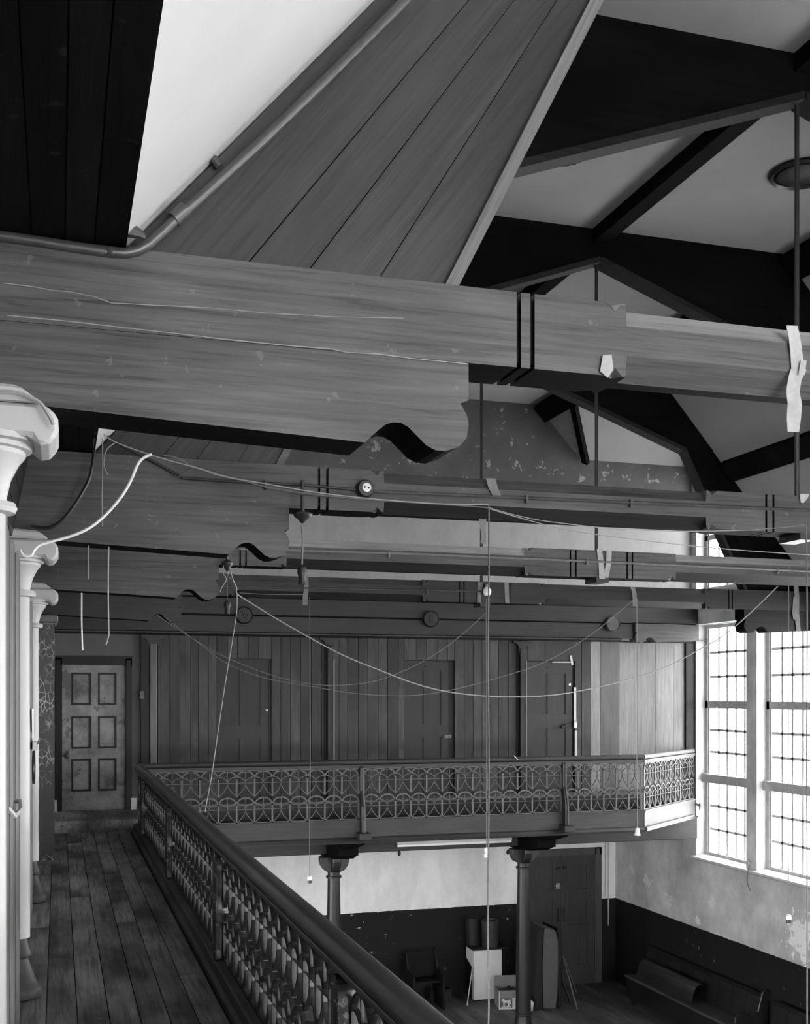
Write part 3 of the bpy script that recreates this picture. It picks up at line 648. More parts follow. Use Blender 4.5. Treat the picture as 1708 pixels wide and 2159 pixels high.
# ------------------------------------------------------------------ end of the gallery: door wall, six-panelled door
m = MB(); wallgrid(m, 'y', YP, YP+0.12, (-0.3, 1.09), (GF-0.2, EYE+0.86), [(-0.02, 0.945, GF+0.146, EYE+0.49)])
struct('wall_door_end', m, grey_pl)
def panel_leaf(x0, x1, z0, z1, y, cols, rows, stile, t=0.04, rec=0.014, mw=0.014):
    """frame mesh and list of panel meshes; rows = [(z0,z1)...], cols = [(x0,x1)...]"""
    hs = [(c[0], c[1], r[0], r[1]) for c in cols for r in rows]
    f = MB(); wallgrid(f, 'y', y, y+t, (x0, x1), (z0, z1), hs); ps = []; ms = []
    for h in hs:
        p = MB(); p.box(h[0]-0.002, h[1]+0.002, y+rec+0.004, y+t-0.004, h[2]-0.002, h[3]+0.002); ps.append(p)
        mm = MB(); b_ = mw
        mm.box(h[0], h[1], y+0.001, y+rec+0.004, h[3]-b_, h[3]); mm.box(h[0], h[1], y+0.001, y+rec+0.004, h[2], h[2]+b_)
        mm.box(h[0], h[0]+b_, y+0.001, y+rec+0.004, h[2]+b_, h[3]-b_); mm.box(h[1]-b_, h[1], y+0.001, y+rec+0.004, h[2]+b_, h[3]-b_); ms.append(mm)
    return f, ps, ms
dz = lambda v: EYE+(HOR-v)*15.13/F
dx0, dx1 = 0.052, 0.868
cols = [(0.052+0.115, 0.052+0.375), (0.052+0.46, 0.052+0.705)]
rows = [(dz(1487), dz(1418)), (dz(1579), dz(1510)), (dz(1669), dz(1600))]
f, ps, ms = panel_leaf(dx0, dx1, GF+0.147, dz(1400), YP+0.035, cols, rows, 0.1, mw=0.026)
dr = struct('door_1', f, door_paint, label='worn six-panelled door at the end of the gallery')
for p_ in ps: link('panel', p_.mesh('panel', door_paint), dr)
for p_ in ms: link('panel_moulding', p_.mesh('panel_moulding', black_p), dr)
q = MB(); q.lathe([(0.02, 0), (0.012, -0.02), (0.03, -0.04), (0.03, -0.055), (0.001, -0.06)], (0.115, YP+0.035, dz(1592)), 14, 'y'); q.box(0.095, 0.135, YP+0.03, YP+0.036, dz(1600), dz(1583)); link('knob', q.mesh('knob', iron_k, smooth=True), dr)
q = MB()
for a, b_, c_ in ((-0.033, 0.048, 0), (0.872, 0.958, 0)): q.box(a, b_, YP-0.025, YP+0.05, GF+0.10, dz(1388)); q.box(a+0.012, b_-0.03 if c_ else b_-0.02, YP-0.035, YP-0.025, GF+0.1, dz(1391))
q.box(-0.033, 0.958, YP-0.025, YP+0.05, dz(1402), dz(1385)); q.box(-0.045, 0.97, YP-0.032, YP-0.02, dz(1386), dz(1383))
q.box(-0.1, 1.05, YP+0.121, YP+0.16, GF, EYE+0.86)
struct('trim_5', q, black_p, label='black architrave round the panelled door')
q = MB(); q.box(-0.07, -0.015, YP-0.05, YP, GF+0.147, GF+0.30); q.box(0.945, 1.015, YP-0.05, YP, GF+0.147, GF+0.30); struct('trim_6', q, cream)
# dark return between door wall and partition, with a switch
q = MB(); q.box(1.07, 1.175, YP-0.07, YP+0.12, GF, EYE+0.83); struct('trim_7', q, black_p)
q = MB(); q.box(1.055, 1.11, YP-0.11, YP-0.07, dz(1474), dz(1457)); solo('switch_box', q, iron_k, 'small dark switch box beside the panelled door', 'switch', base=(1.08, YP-0.07, dz(1474)))
# ------------------------------------------------------------------ plank partition along the balcony
pz = lambda v, x=4: EYE+(HOR-v)*(x*sin(PSI)+YP*cos(PSI))/F
m = MB(); m.box(1.17, 2.08, YP+0.05, YP+0.07, GF, EYE+0.83); m.box(2.89, 4.79, YP+0.05, YP+0.07, GF, EYE+0.83); m.box(5.62, 6.74, YP+0.05, YP+0.07, GF, EYE+0.83); m.box(7.57, XW, YP+0.05, YP+0.07, GF, EYE+0.83)
for a, b_ in ((2.08, 2.89), (4.79, 5.62), (6.74, 7.57)): m.box(a, b_, YP+0.05, YP+0.07, EYE+0.50, EYE+0.83)
pw = struct('wall_partition', m, dark_w)
doorsP = [(2.103, 2.866), (4.82, 5.597), (6.765, 7.549)]
xj = [1.30, 1.45, 1.60, 1.745, 1.85, 1.99, 2.103, 2.25, 2.39, 2.54, 2.69, 2.866, 3.0, 3.14, 3.29, 3.44, 3.59, 3.72]
x = 3.72
while x < 7.40: x += random.choice((0.125, 0.14, 0.15, 0.16)); xj.append(x)
xj = [x for x in xj if x < 7.5 and all(abs(x-e) > 0.05 for d in doorsP[1:] for e in d)]+[e for d in doorsP[1:] for e in d]
xj = sorted(set(xj))+[7.66, 7.813, 7.982, 8.298, 8.614, 8.925, 9.248, 9.446]
for a, b_ in zip(xj, xj[1:]):
    z0 = GF+0.005
    for d in doorsP:
        if d[0]-0.01 <= a and b_ <= d[1]+0.01: z0 = EYE+0.505
    if a > 6.76 and b_ < 7.56: continue
    lt = a > 7.8
    q = MB(); q.box(a+0.003, b_-0.003, YP-0.004+random.uniform(-0.003, 0.003), YP+0.045, z0, EYE+0.812)
    part('plank', q, (board_mid if 7.9 < a < 8.2 else board_b) if lt else board_w, pw)
q = MB(); q.box(6.765, 7.55, YP-0.006, YP+0.04, EYE+0.515, EYE+0.812); part('plank', q, board_w, pw, label='wide horizontal board over the padlocked door')
q = MB(); q.box(9.45, XW-0.002, YP-0.04, YP+0.04, GF, EYE+0.812); struct('trim_8', q, black_p)
for i, (a, b_) in enumerate(doorsP):
    zt = EYE+0.495; z0 = GF+0.02; wd = b_-a; yl = YP+0.022 if i < 2 else YP+0.004; rgt = b_-(0.09 if i == 1 else 0.045)
    cw = (rgt-a)
    if i == 2: rows = [(z0+0.12, EYE-0.48), (EYE-0.27+0.0, EYE+0.30)]; rows = [(z0+0.10, EYE-0.50), (EYE-0.30, EYE+0.32)]
    else: rows = [(z0+0.12, EYE-0.62), (EYE-0.44, EYE+0.36)]
    cols = [(a+0.10, a+cw*0.5-0.04), (a+cw*0.5+0.04, rgt-0.11)]
    f, ps, ms = panel_leaf(a+0.004, rgt, z0, zt, yl, cols, rows, 0.1, 0.03, 0.008)
    dr = struct('door_%d' % (i+2), f, door_w, label=['first cubicle door in the plank partition', 'second cubicle door, with a pale name plate', 'third cubicle door, padlocked and edged with white strips'][i])
    for p_ in ps: link('panel', p_.mesh('panel', door_w), dr)
    q = MB(); q.box(rgt, b_, YP+0.03, YP+0.045, z0, zt); link('gap_board', q.mesh('gap_board', black_p), dr)
    q = MB(); q.lathe([(0.013, 0), (0.013, -0.006), (0.001, -0.008)], (a+wd*0.42, yl, EYE+0.415), 10, 'y'); link('knot_hole', q.mesh('knot_hole', black_p), dr)
    if i == 1:
        q = MB(); x0, x1, z0_, z1_ = on_y(937, 1557, YP).x, on_y(952, 1557, YP).x, on_y(944, 1556, YP).z, on_y(944, 1549, YP).z
        q.prism([(x0, z0_), (x1-0.01, z0_), (x1, z0_+0.012), (x1, z1_-0.012), (x1-0.01, z1_), (x0, z1_)], YP+0.0, YP+0.008, 'y'); link('name_plate', q.mesh('name_plate', iron_l), dr)
        q = MB(); q.lathe([(0.009, 0), (0.009, -0.002)], (x1-0.035, YP+0.0, (z0_+z1_)/2), 10, 'y'); link('plate_hole', q.mesh('plate_hole', black_p), dr)
    if i == 0:
        q = MB(); q.lathe([(0.015, 0), (0.018, -0.012), (0.001, -0.016)], (a+0.70, YP+0.012, pz(1497, 2.8)), 10, 'y'); link('knob', q.mesh('knob', brass, smooth=True), dr)
    if i == 2:
        q = MB(); c = on_y(1195, 1529, YP-0.03); q.tube([(c.x-0.10, YP-0.05, c.z-0.03), (c.x-0.03, YP-0.045, c.z-0.01)], 0.022, 8); q.tube([(c.x-0.03, YP-0.02, c.z), (c.x+0.07, YP-0.02, c.z+0.02)], 0.014, 6); link('bolt', q.mesh('bolt', iron_k, smooth=True), dr)
        c = on_y(1213, 1524, YP-0.03); q = MB(); q.box(c.x-0.025, c.x+0.02, YP-0.05, YP-0.02, c.z-0.08, c.z); q.tube([(c.x-0.018, YP-0.035, c.z), (c.x-0.015, YP-0.035, c.z+0.04), (c.x+0.01, YP-0.035, c.z+0.04), (c.x+0.013, YP-0.035, c.z)], 0.006, 6); link('padlock', q.mesh('padlock', brass), dr)
        c = on_y(1201, 1443, YP); q = MB(); q.lathe([(0.02, 0), (0.02, -0.01), (0.001, -0.014)], (c.x, YP, c.z), 12, 'y'); link('keyhole_plate', q.mesh('keyhole_plate', porc, smooth=True), dr)
        q = MB()
        for u0, u1, v0, v1 in ((1210, 1215, 1449, 1526), (1212, 1217, 1540, 1596), (1165, 1205, 1395, 1397)):
            A = on_y(u0, v1, YP-0.012); B = on_y(u1, v0, YP-0.012); q.box(A.x, B.x, YP-0.014, YP-0.006, A.z, B.z)
        A = on_y(1203, 1382, YP-0.012); B = on_y(1207, 1402, YP-0.012); q.bar((A.x, YP-0.016, A.z), (B.x, YP-0.016, B.z), 0.006, 0.035, up=(1, 0, 0.1)); link('white_strip', q.mesh('white_strip', cream), dr)
# posts on the partition with spreading heads and a pale strip put in for the lit edge
for i, (x, lab) in enumerate(((1.235, 'post at the left end of the plank partition, pale and worn'), (3.70, 'slim post between the first and second cubicle doors'), (6.66, 'slim post just left of the padlocked cubicle door'))):
    t = thing('partition_post', (x, YP-0.05, GF), lab, 'post')
    q = MB(); q.box(x-0.048, x+0.048, YP-0.085, YP-0.007, GF, EYE+0.70); part('shaft', q, [wood('worn_post_wood', 0.09, 'z', 0.4, 0.5, 0, 0.3), door_w, door_w][i], t, bevel=0.01)
    q = MB(); z = EYE+0.70; P = []
    for sg in (1, -1):
        c = [(x+sg*0.05, z-0.12), (x+sg*0.055, z-0.03), (x+sg*0.075, z+0.04), (x+sg*0.115, z+0.075), (x+sg*0.15, z+0.08), (x+sg*0.15, z+0.108)]
        P += c if sg == 1 else c[::-1]
    q.prism(P, YP-0.075, YP-0.008, 'y'); part('bracket_head', q, [beam_m, door_w, door_w][i], t)
    if i: q = MB(); q.box(x+0.036, x+0.060, YP-0.096, YP-0.075, GF, EYE+0.50); part('lit_edge_strip', q, iron_l, t, label='pale strip standing for the lit post edge')
    q = MB(); q.box(x-0.075, x-0.05, YP-0.03, YP-0.006, GF, EYE+0.70); part('rebate', q, black_p, t)
# step with pale nosing along the partition
q = MB(); q.box(1.3, 9.0, YP-0.42, YP-0.006, GF-0.004, GF+0.19); st = struct('trim_9', q, dark_w)
q = MB(); q.box(1.3, 8.98, YP-0.45, YP-0.006, GF+0.19, GF+0.218); link('tread', q.mesh('tread', wood('tread_wood', 0.10, 'x', 0.2, 0.5, 0, 0.2)), st)
# ------------------------------------------------------------------ cast-iron balustrades
def lattice(L, H, n, w=0.011, thin=0.0065, dep=0.022, T=None):
    """pierced panel of two tiers of arches and looped ovals; T maps (along, out, up) to the world"""
    q = MB(); p = L/n; h = H/2
    def rib(pts, w, d):
        m = len(pts); V = []
        for i in range(m):
            a = Vector(pts[max(i-1, 0)]); b = Vector(pts[min(i+1, m-1)]); t = (b-a).normalized(); nn = Vector((-t.y, t.x)); P = Vector(pts[i])
            for sg, dd in ((1, -1), (1, 1), (-1, 1), (-1, -1)): c = P+nn*sg*w/2; V.append(T(c.x, dd*d/2, c.y))
        F_ = []
        for i in range(m-1):
            for k in range(4): F_.append((4*i+k, 4*i+(k+1) % 4, 4*i+4+(k+1) % 4, 4*i+4+k))
        q.add(V, F_+[(3, 2, 1, 0), (4*m-4, 4*m-3, 4*m-2, 4*m-1)])
    for e in (0, 1): rib([(0, (0.007, H-0.007)[e]), (L, (0.007, H-0.007)[e])], 0.014, dep)
    for tier in (0, 1):
        zb = tier*h; zt = zb+h; zm = zb+h*0.52
        rib([(0, zm), (L, zm)], thin*0.8, dep*0.5)
        for i in range(n+1):
            x = i*p; rib([(x, zb), (x, zt-p*0.42)], w*(1.9 if i in (0, n) else 1.25), dep)
            for sg in (1, -1):
                if (i == n and sg == 1) or (i == 0 and sg == -1): continue
                pts = [(x+sg*p/2*sin(a*pi/10), zm+(zt-p*0.36-zm)*cos(a*pi/10)) for a in range(0, 6)]
                pts += [(x+sg*(p/2*(1-(j/5)**1.7)+0.004), zm-(zm-zb-0.006)*(j/5)) for j in range(1, 6)]
                rib(pts, thin, dep*0.8)
            if i < n:
                rib([(x+p/2-p/2*cos(a*pi/8), zt-0.012-p*0.42+p*0.42*sin(a*pi/8)) for a in range(9)], w, dep)
                rib([(x+p/2, zm), (x+p/2, zt-0.016)], thin*0.7, dep*0.5)
    return q
def round_rail(pts, r, n=12):
    q = MB(); q.tube(pts, r, n); return q
RB, RT = EYE-1.585, EYE-0.965
t = thing('gallery_balustrade', (0.95, 8, GF), 'long dark cast-iron balustrade with thick handrail running along the gallery edge', 'railing')
part('handrail', round_rail([(0.955, -0.6, EYE-0.897), (0.955, 14.30, EYE-0.897)], 0.050, 14), rail_w, t, True)
q = MB(); q.box(0.913, 0.997, -0.6, 14.3, EYE-0.95, EYE-0.932); q.box(0.925, 0.985, -0.6, 14.3, EYE-0.968, EYE-0.95); part('rail_moulding', q, rail_w, t, bevel=0.004)
q = MB(); q.prism([(0.862, GF-0.015), (0.862, GF+0.03), (0.885, GF+0.045), (0.89, RB-0.014), (0.90, RB-0.004), (0.99, RB-0.004), (0.99, GF-0.015)], -0.6, 14.3, 'y'); part('kerb', q, kerb_w, t)
YS = [0.66, 3.72, 6.79, 9.93, 13.08, 14.30]
for i in range(len(YS)-1):
    a, b_ = YS[i]+0.045, YS[i+1]-0.045; nn = 13 if i < 4 else 5
    q = lattice(b_-a, RT-RB, nn, w=0.010, thin=0.006, dep=0.022, T=lambda x, y, z, a=a: (0.95+y, a+x, RB+z)); part('panel', q, iron, t)
for i, y in enumerate(YS[1:5]):
    q = MB(); P = [(y-0.036, RB-0.004), (y-0.036, RT-0.05), (y-0.028, RT-0.02), (y-0.012, RT-0.004), (y+0.012, RT-0.004), (y+0.028, RT-0.02), (y+0.036, RT-0.05), (y+0.036, RB-0.004)]
    q.prism(P, 0.885, 0.975, 'x'); part('stanchion', q, iron_w, t, bevel=0.014)
    q = MB(); q.prism([(y+0.045, RB), (y+0.045, RT-0.05), (y+0.052, RT-0.022), (y+0.068, RT-0.008), (y+0.10, RT-0.003), (y+0.10, RT-0.013), (y+0.07, RT-0.019), (y+0.06, RT-0.03), (y+0.057, RT-0.05), (y+0.057, RB)], 0.915, 0.965, 'x'); part('panel_frame', q, iron_w, t)
# balcony across the end
cx0, cx1 = 7.94, XW-0.006
ang = Vector((cx1-cx0, 15.70-YB, 0)); AL = ang.length; ad = ang.normalized(); an = Vector((-ad.y, ad.x, 0))
t = thing('balcony_balustrade', (4.5, YB, GF), 'pierced iron balustrade crossing the end balcony, canted at its window end', 'railing')
q = MB(); q.tube([(0.93, YB, EYE-0.885), (cx0, YB, EYE-0.885)], 0.036, 10); part('handrail', q, bal_w, t, True)
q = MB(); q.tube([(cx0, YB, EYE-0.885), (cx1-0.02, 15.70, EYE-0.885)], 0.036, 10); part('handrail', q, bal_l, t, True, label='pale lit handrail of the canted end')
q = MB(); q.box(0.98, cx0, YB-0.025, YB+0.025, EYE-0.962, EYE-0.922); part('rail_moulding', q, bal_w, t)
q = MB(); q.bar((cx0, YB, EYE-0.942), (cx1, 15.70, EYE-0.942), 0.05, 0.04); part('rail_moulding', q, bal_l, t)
BX = [0.99, 3.80, 6.70, cx0]
for i, nn in enumerate((12, 13, 6)):
    a = BX[i]+0.03; b_ = BX[i+1]-0.03
    q = lattice(b_-a, 0.675, nn, w=0.018, thin=0.009, dep=0.02, T=lambda x, y, z, a=a: (a+x, YB+y, EYE-1.638+z)); part('panel', q, iron_g, t)
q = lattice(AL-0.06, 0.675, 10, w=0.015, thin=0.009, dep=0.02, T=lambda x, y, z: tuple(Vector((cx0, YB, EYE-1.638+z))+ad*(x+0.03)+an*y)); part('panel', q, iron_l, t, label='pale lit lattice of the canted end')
for x in BX[1:3]:
    q = MB(); q.prism([(YB+0.02, EYE-0.93), (YB-0.035, EYE-0.935), (YB-0.045, EYE-0.96), (YB-0.045, EYE-1.26), (YB-0.075, EYE-1.36), (YB-0.11, EYE-1.46), (YB-0.12, EYE-1.6), (YB-0.12, EYE-1.80), (YB-0.02, EYE-1.80), (YB+0.02, EYE-1.64)], x-0.022, x+0.022, 'x'); part('stanchion', q, iron, t)
    q = MB(); pts = [(YB-0.05, EYE-0.96), (YB-0.05, EYE-1.26), (YB-0.08, EYE-1.36), (YB-0.115, EYE-1.46), (YB-0.125, EYE-1.6), (YB-0.125, EYE-1.80)]
    q.tube([(x+0.018, a, b_) for a, b_ in pts], 0.014, 5); part('stanchion_edge', q, iron_g, t, True)
    q = MB(); q.box(x-0.075, x+0.085, YB-0.22, YB-0.021, EYE-1.885, EYE-1.80); part('foot_block', q, bal_w, t, bevel=0.006)
q = MB(); c = on_y(1088, 1597, YB-0.05); q.bar((c.x-0.02, YB-0.03, EYE-0.835), (c.x+0.03, YB-0.045, EYE-0.89), 0.004, 0.03, up=(0, 1, 0)); solo('paper_scrap', q, paper_m, 'tiny white paper scrap stuck on the balcony handrail', 'paper')
# fascia
m = MB(); m.box(1.0, cx0, YB-0.02, YB+0.03, EYE-1.90, EYE-1.655)
fa = struct('trim_10', m, bal_w, label='dark fascia board of the end balcony')
m = MB(); m.box(1.0, cx0+0.01, YB-0.045, YB+0.04, EYE-1.655, EYE-1.638); m.prism([(YB-0.07, EYE-1.915), (YB-0.045, EYE-1.88), (YB-0.02, EYE-1.865), (YB-0.02, EYE-1.95), (YB-0.06, EYE-1.945)], 1.0, cx0, 'x'); link('fascia_moulding', m.mesh('fascia_moulding', bal_w), fa)
m = MB(); A = Vector((cx0, YB-0.0, 0)); B = Vector((cx1, 15.70, 0))
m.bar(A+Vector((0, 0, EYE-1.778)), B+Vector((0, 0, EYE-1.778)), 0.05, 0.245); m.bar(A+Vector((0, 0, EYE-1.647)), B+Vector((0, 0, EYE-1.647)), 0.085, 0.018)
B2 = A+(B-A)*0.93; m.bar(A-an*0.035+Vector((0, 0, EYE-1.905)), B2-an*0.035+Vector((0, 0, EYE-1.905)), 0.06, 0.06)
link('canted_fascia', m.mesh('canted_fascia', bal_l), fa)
q = MB(); q.tube([(XW-0.03, 15.62, EYE-1.72), (XW-0.005, 15.5, EYE-1.74)], 0.02, 6); q.tube([(XW-0.01, 15.53, EYE-1.80), (XW-0.01, 15.53, EYE-1.69)], 0.014, 6); link('wall_hook', q.mesh('wall_hook', iron_l), fa)
m = MB(); m.box(1.0, XW-0.002, YP, YE, GF-0.26, GF-0.20); m.add([(cx0, YB+0.03, GF-0.23), (XW-0.003, 15.6, GF-0.23), (cx0, 15.6, GF-0.23), (cx0, YB+0.03, GF-0.2), (XW-0.003, 15.6, GF-0.2), (cx0, 15.6, GF-0.2)], [(0, 1, 2), (3, 5, 4), (0, 3, 4, 1)])
struct('ceiling_balcony', m, dark_w)
# main beam under the partition
m = MB(); m.box(-0.3, XW-0.003, 15.61, 15.86, EYE-2.262, EYE-1.93)
q = solo('balcony_beam', m, wood('balcony_beam_wood', 0.018, 'x', 0.3, 0.5, 0.03, 0.25), 'deep dark beam under the end balcony carried by two iron columns', 'beam', bevel=0.008)
def hall_column(x, lab):
    t = thing('hall_column', (x, 15.735, 0), lab, 'column', 'iron columns under the end balcony')
    q = MB(); q.lathe([(0.19, 0), (0.19, 0.06), (0.165, 0.09), (0.145, 0.16), (0.125, 0.27), (0.118, 0.34), (0.135, 0.355), (0.135, 0.375), (0.115, 0.385)], (x, 15.735, 0), 20); part('base', q, iron, t, True)
    q = MB(); q.lathe([(0.116, 0.38), (0.108, 1.4), (0.088, EYE-2.62), (0.11, EYE-2.615), (0.112, EYE-2.59), (0.088, EYE-2.585), (0.088, EYE-2.50), (0.10, EYE-2.42), (0.13, EYE-2.33)], (x, 15.735, 0), 20); part('shaft', q, iron, t, True)
    q = MB(); P = []
    for sg in (1, -1):
        c = [(x+sg*0.085, EYE-2.53), (x+sg*0.15, EYE-2.50), (x+sg*0.19, EYE-2.44), (x+sg*0.21, EYE-2.37), (x+sg*0.21, EYE-2.31)]
        P += c if sg == 1 else c[::-1]
    q.prism(P, 15.66, 15.81, 'y'); q.prism([(a-x+15.735, b_) for a, b_ in P], x-0.06, x+0.06, 'x'); part('capital', q, iron_k, t, bevel=0.01)
    q = MB(); q.prism([(14.88, EYE-1.97), (15.608, EYE-1.97), (15.608, EYE-2.30), (15.15, EYE-2.27), (14.95, EYE-2.20), (14.88, EYE-2.19)], x-0.14, x+0.14, 'x'); q.prism([(14.35, EYE-1.93), (15.608, EYE-1.93), (15.608, EYE-2.10), (14.9, EYE-2.10), (14.4, EYE-1.98)], x-0.10, x+0.10, 'x'); q.box(x-0.17, x+0.17, 15.58, 15.88, EYE-2.30, EYE-2.262); part('bolster', q, black_w, t)
hall_column(3.77, 'iron column under the balcony whose head shows beside a hanging lampholder'); hall_column(6.70, 'iron column under the balcony in front of the cardboard box and double door')
# unlit tube light under the beam, with pull cords
t = thing('tube_light', (5.56, 15.5, EYE-2.2), 'long white unlit strip light under the balcony beam', 'lamp')
q = MB(); q.box(4.66, 6.42, 15.50, 15.60, EYE-2.155, EYE-2.115); part('batten', q, cream, t)
q = MB(); q.tube([(4.66, 15.53, EYE-2.172), (6.42, 15.53, EYE-2.172)], 0.019, 10); part('tube', q, lamp_m, t, True)
# ------------------------------------------------------------------ double door and the wall about it
zz = lambda v, x=8.8: EYE+(HOR-v)*(x*sin(PSI)+YE*cos(PSI))/F
f = MB(); f.box(7.84, 9.28, YE+0.05, YE+0.11, 0, EYE-2.74)
for a, b_ in ((7.80, 7.91), (9.19, 9.32)): f.box(a, b_, YE-0.035, YE+0.05, 0, EYE-2.735); f.box(a+0.02, b_-0.04, YE-0.05, YE-0.03, 0, EYE-2.75)
f.box(7.80, 9.32, YE-0.035, YE+0.05, EYE-2.86, EYE-2.735)
dt = struct('trim_11', f, wood('hall_frame_wood', 0.07, 'z', 0.15, 0.5, 0.03, 0.15))
rw = [(0.12, 0.72), (0.90, 1.40), (1.56, 2.10)]
for i, (a, b_) in enumerate(((8.04, 8.53), (8.54, 9.24))):
    pass
for i, (a, b_) in enumerate(((7.91, 8.515), (8.535, 9.19))):
    rows = [(zz(2035), zz(1972)), (zz(1952), zz(1895)), (zz(1877), zz(1822))]
    f, ps, ms = panel_leaf(a, b_, 0.0, EYE-2.86, YE-0.012, [(a+0.14, b_-0.13)], rows, 0.1, 0.05, 0.022)
    dr = struct('door_%d' % (5+i), f, dbl_w, label=['leaf of the hall double door nearer the column', 'leaf of the hall double door nearer the window wall'][i])
    for p_ in ps+ms: link('panel', p_.mesh('panel', dbl_w), dr)
    q = MB(); xx = b_-0.05 if i == 0 else a+0.05
    q.tube([(xx, YE-0.03, zz(1834)+0.0), (xx, YE-0.03, zz(1812))], 0.008, 6); q.tube([(xx-0.03, YE-0.04, zz(1829)), (xx+0.035, YE-0.04, zz(1826))], 0.012, 6)
    q.tube([(xx, YE-0.03, zz(1940)), (xx, YE-0.06, zz(1936)), (xx, YE-0.06, zz(1917)), (xx, YE-0.03, zz(1912))], 0.013, 6); link('handle', q.mesh('handle', iron_k), dr)
q = MB(); q.box(8.513, 8.537, YE-0.03, YE+0.02, 0.02, EYE-2.86); link('meeting_bead', q.mesh('meeting_bead', dbl_w), dt)
c = on_y(1177.5, 1868, YE-0.04); t = thing('notice', (c.x, YE-0.03, c.z), 'small white square notice with a dark ring on the double door', 'sign')
q = MB(); q.box(c.x-0.04, c.x+0.04, YE-0.032, YE-0.028, c.z-0.045, c.z+0.045); part('card', q, cream, t)
q = MB(); q.tube([(c.x+0.024*cos(a*pi/8), YE-0.034, c.z+0.03*sin(a*pi/8)) for a in range(16)], 0.006, 4, closed=True); part('ring_mark', q, ink_m, t)
q = MB(); q.tube([(9.40, YE-0.02, EYE-2.6), (9.40, YE-0.02, ZD+0.02)], 0.012, 6); q.tube([(9.46, YE-0.02, EYE-2.6), (9.46, YE-0.02, ZD-0.5)], 0.010, 6); solo('wall_conduit', q, cream, 'thin vertical conduit between the double door and the corner', 'pipe')
# ------------------------------------------------------------------ things standing in the hall
Fc = Vector((6.685, 17.79, 0)); fx = Vector((1.0, -0.03, 0)).normalized(); fy = Vector((-fx.y, fx.x, 0)); wF, dF, hF = 0.50, 0.42, 0.87
def rel(o, ax, ay, q, x0, x1, y0, y1, z0, z1): q.obox(o+ax*(x0+x1)/2+ay*(y0+y1)/2+Vector((0, 0, (z0+z1)/2)), ax*(x1-x0)/2, ay*(y1-y0)/2, (0, 0, (z1-z0)/2))
t = thing('fridge', tuple(Fc), 'white enamel cabinet like a fridge standing by the dark wall, buckets on top', 'fridge')
q = MB(); rel(Fc, fx, fy, q, 0, wF, 0, 0.03, 0.02, hF-0.01); part('front_panel', q, enamel, t, bevel=0.012)
q = MB(); rel(Fc, fx, fy, q, 0.01, wF-0.01, 0.03, dF, 0.0, hF-0.03); part('body', q, black_p, t)
q = MB(); v = [Fc+fx*-0.002+fy*a+Vector((0, 0, z)) for a, z in ((0.02, 0.52), (0.02, hF-0.01), (dF, hF-0.01), (dF, 0.66))]; q.add(v+[p+fx*0.012 for p in v], [(0, 1, 2, 3), (7, 6, 5, 4), (0, 4, 5, 1), (1, 5, 6, 2), (2, 6, 7, 3), (3, 7, 4, 0)]); rel(Fc, fx, fy, q, -0.002, 0.01, 0, 0.12, 0.02, 0.52); part('side_panel', q, enamel, t)
q = MB(); rel(Fc, fx, fy, q, -0.04, wF+0.10, -0.03, dF+0.01, hF-0.01, hF+0.02); part('top_board', q, tin_d, t, bevel=0.008)
def bucket(c, r, h, lab, mat, dent=0.0):
    q = MB(); c = Vector(c); pr = [(r*0.9, 0), (r, h), (r-0.006, h), (r*0.9-0.006, 0.01), (0.001, 0.01)]
    q.lathe(pr, c, 22); q.v = [(x, y, z) for x, y, z in q.v]; return solo('bucket', q, mat, lab, 'bucket', smooth=True, base=tuple(c))
bucket(Fc+fx*0.33+fy*0.13+Vector((0, 0, hF+0.022)), 0.15, 0.44, 'dented open tin bucket in front on the white cabinet', mottled('bucket_tin', 0.035, 0.4, 5, 0.4))
bucket(Fc+fx*0.10+fy*0.34+Vector((0, 0, hF+0.022)), 0.14, 0.46, 'darker bucket behind the tin bucket on the white cabinet', tin_d)
q = MB(); a = on_z(985, 2120, 0); q.bar(a, (Fc.x-0.02, Fc.y+0.02, 0.60), 0.012, 0.02); solo('stick', q, cream, 'thin white stick leaning on the side of the white cabinet', 'stick')
# cardboard box
Bc = Vector((6.90, 17.217, 0)); bx = (Vector((7.353, 17.136, 0))-Bc).normalized(); by = Vector((-bx.y, bx.x, 0))
t = thing('cardboard_box', tuple(Bc), 'open cardboard box printed with a white horse, beside the iron column', 'box')
bw, bd, bh = 0.46, 0.36, 0.31
q = MB(); rel(Bc, bx, by, q, 0, bw, 0, 0.006, 0, bh); part('front', q, card_w, t)
q = MB(); rel(Bc, bx, by, q, 0, 0.006, 0.006, bd, 0, bh); rel(Bc, bx, by, q, bw-0.006, bw, 0.006, bd, 0, bh); rel(Bc, bx, by, q, 0.006, bw-0.006, bd-0.006, bd, 0, bh); rel(Bc, bx, by, q, 0.006, bw-0.006, 0.006, bd-0.006, 0, 0.01); part('sides', q, card, t)
q = MB(); rel(Bc, bx, by, q, 0.0, bw-0.03, bd, bd+0.008, bh-0.02, bh+0.16); part('flap', q, card, t)
q = MB(); rel(Bc, bx, by, q, 0.02, bw, -0.012, -0.001, bh-0.12, bh); part('flap', q, card, t)
q = MB(); rel(Bc, bx, by, q, 0.02, 0.225, -0.004, -0.001, 0.025, 0.20); part('emblem_panel', q, ink_m, t)
HS = [(0.02, 0.74), (0.06, 0.70), (0.14, 0.74), (0.16, 0.60), (0.22, 0.50), (0.24, 0.12), (0.36, 0.12), (0.36, 0.42), (0.44, 0.48), (0.60, 0.46), (0.66, 0.14), (0.78, 0.14), (0.76, 0.45), (0.86, 0.30), (0.92, 0.32), (0.88, 0.62), (0.94, 0.80), (0.86, 0.84), (0.80, 0.78), (0.62, 0.72), (0.42, 0.72), (0.34, 0.84), (0.26, 0.94), (0.16, 0.92), (0.10, 0.84)]
q = MB(); v = []
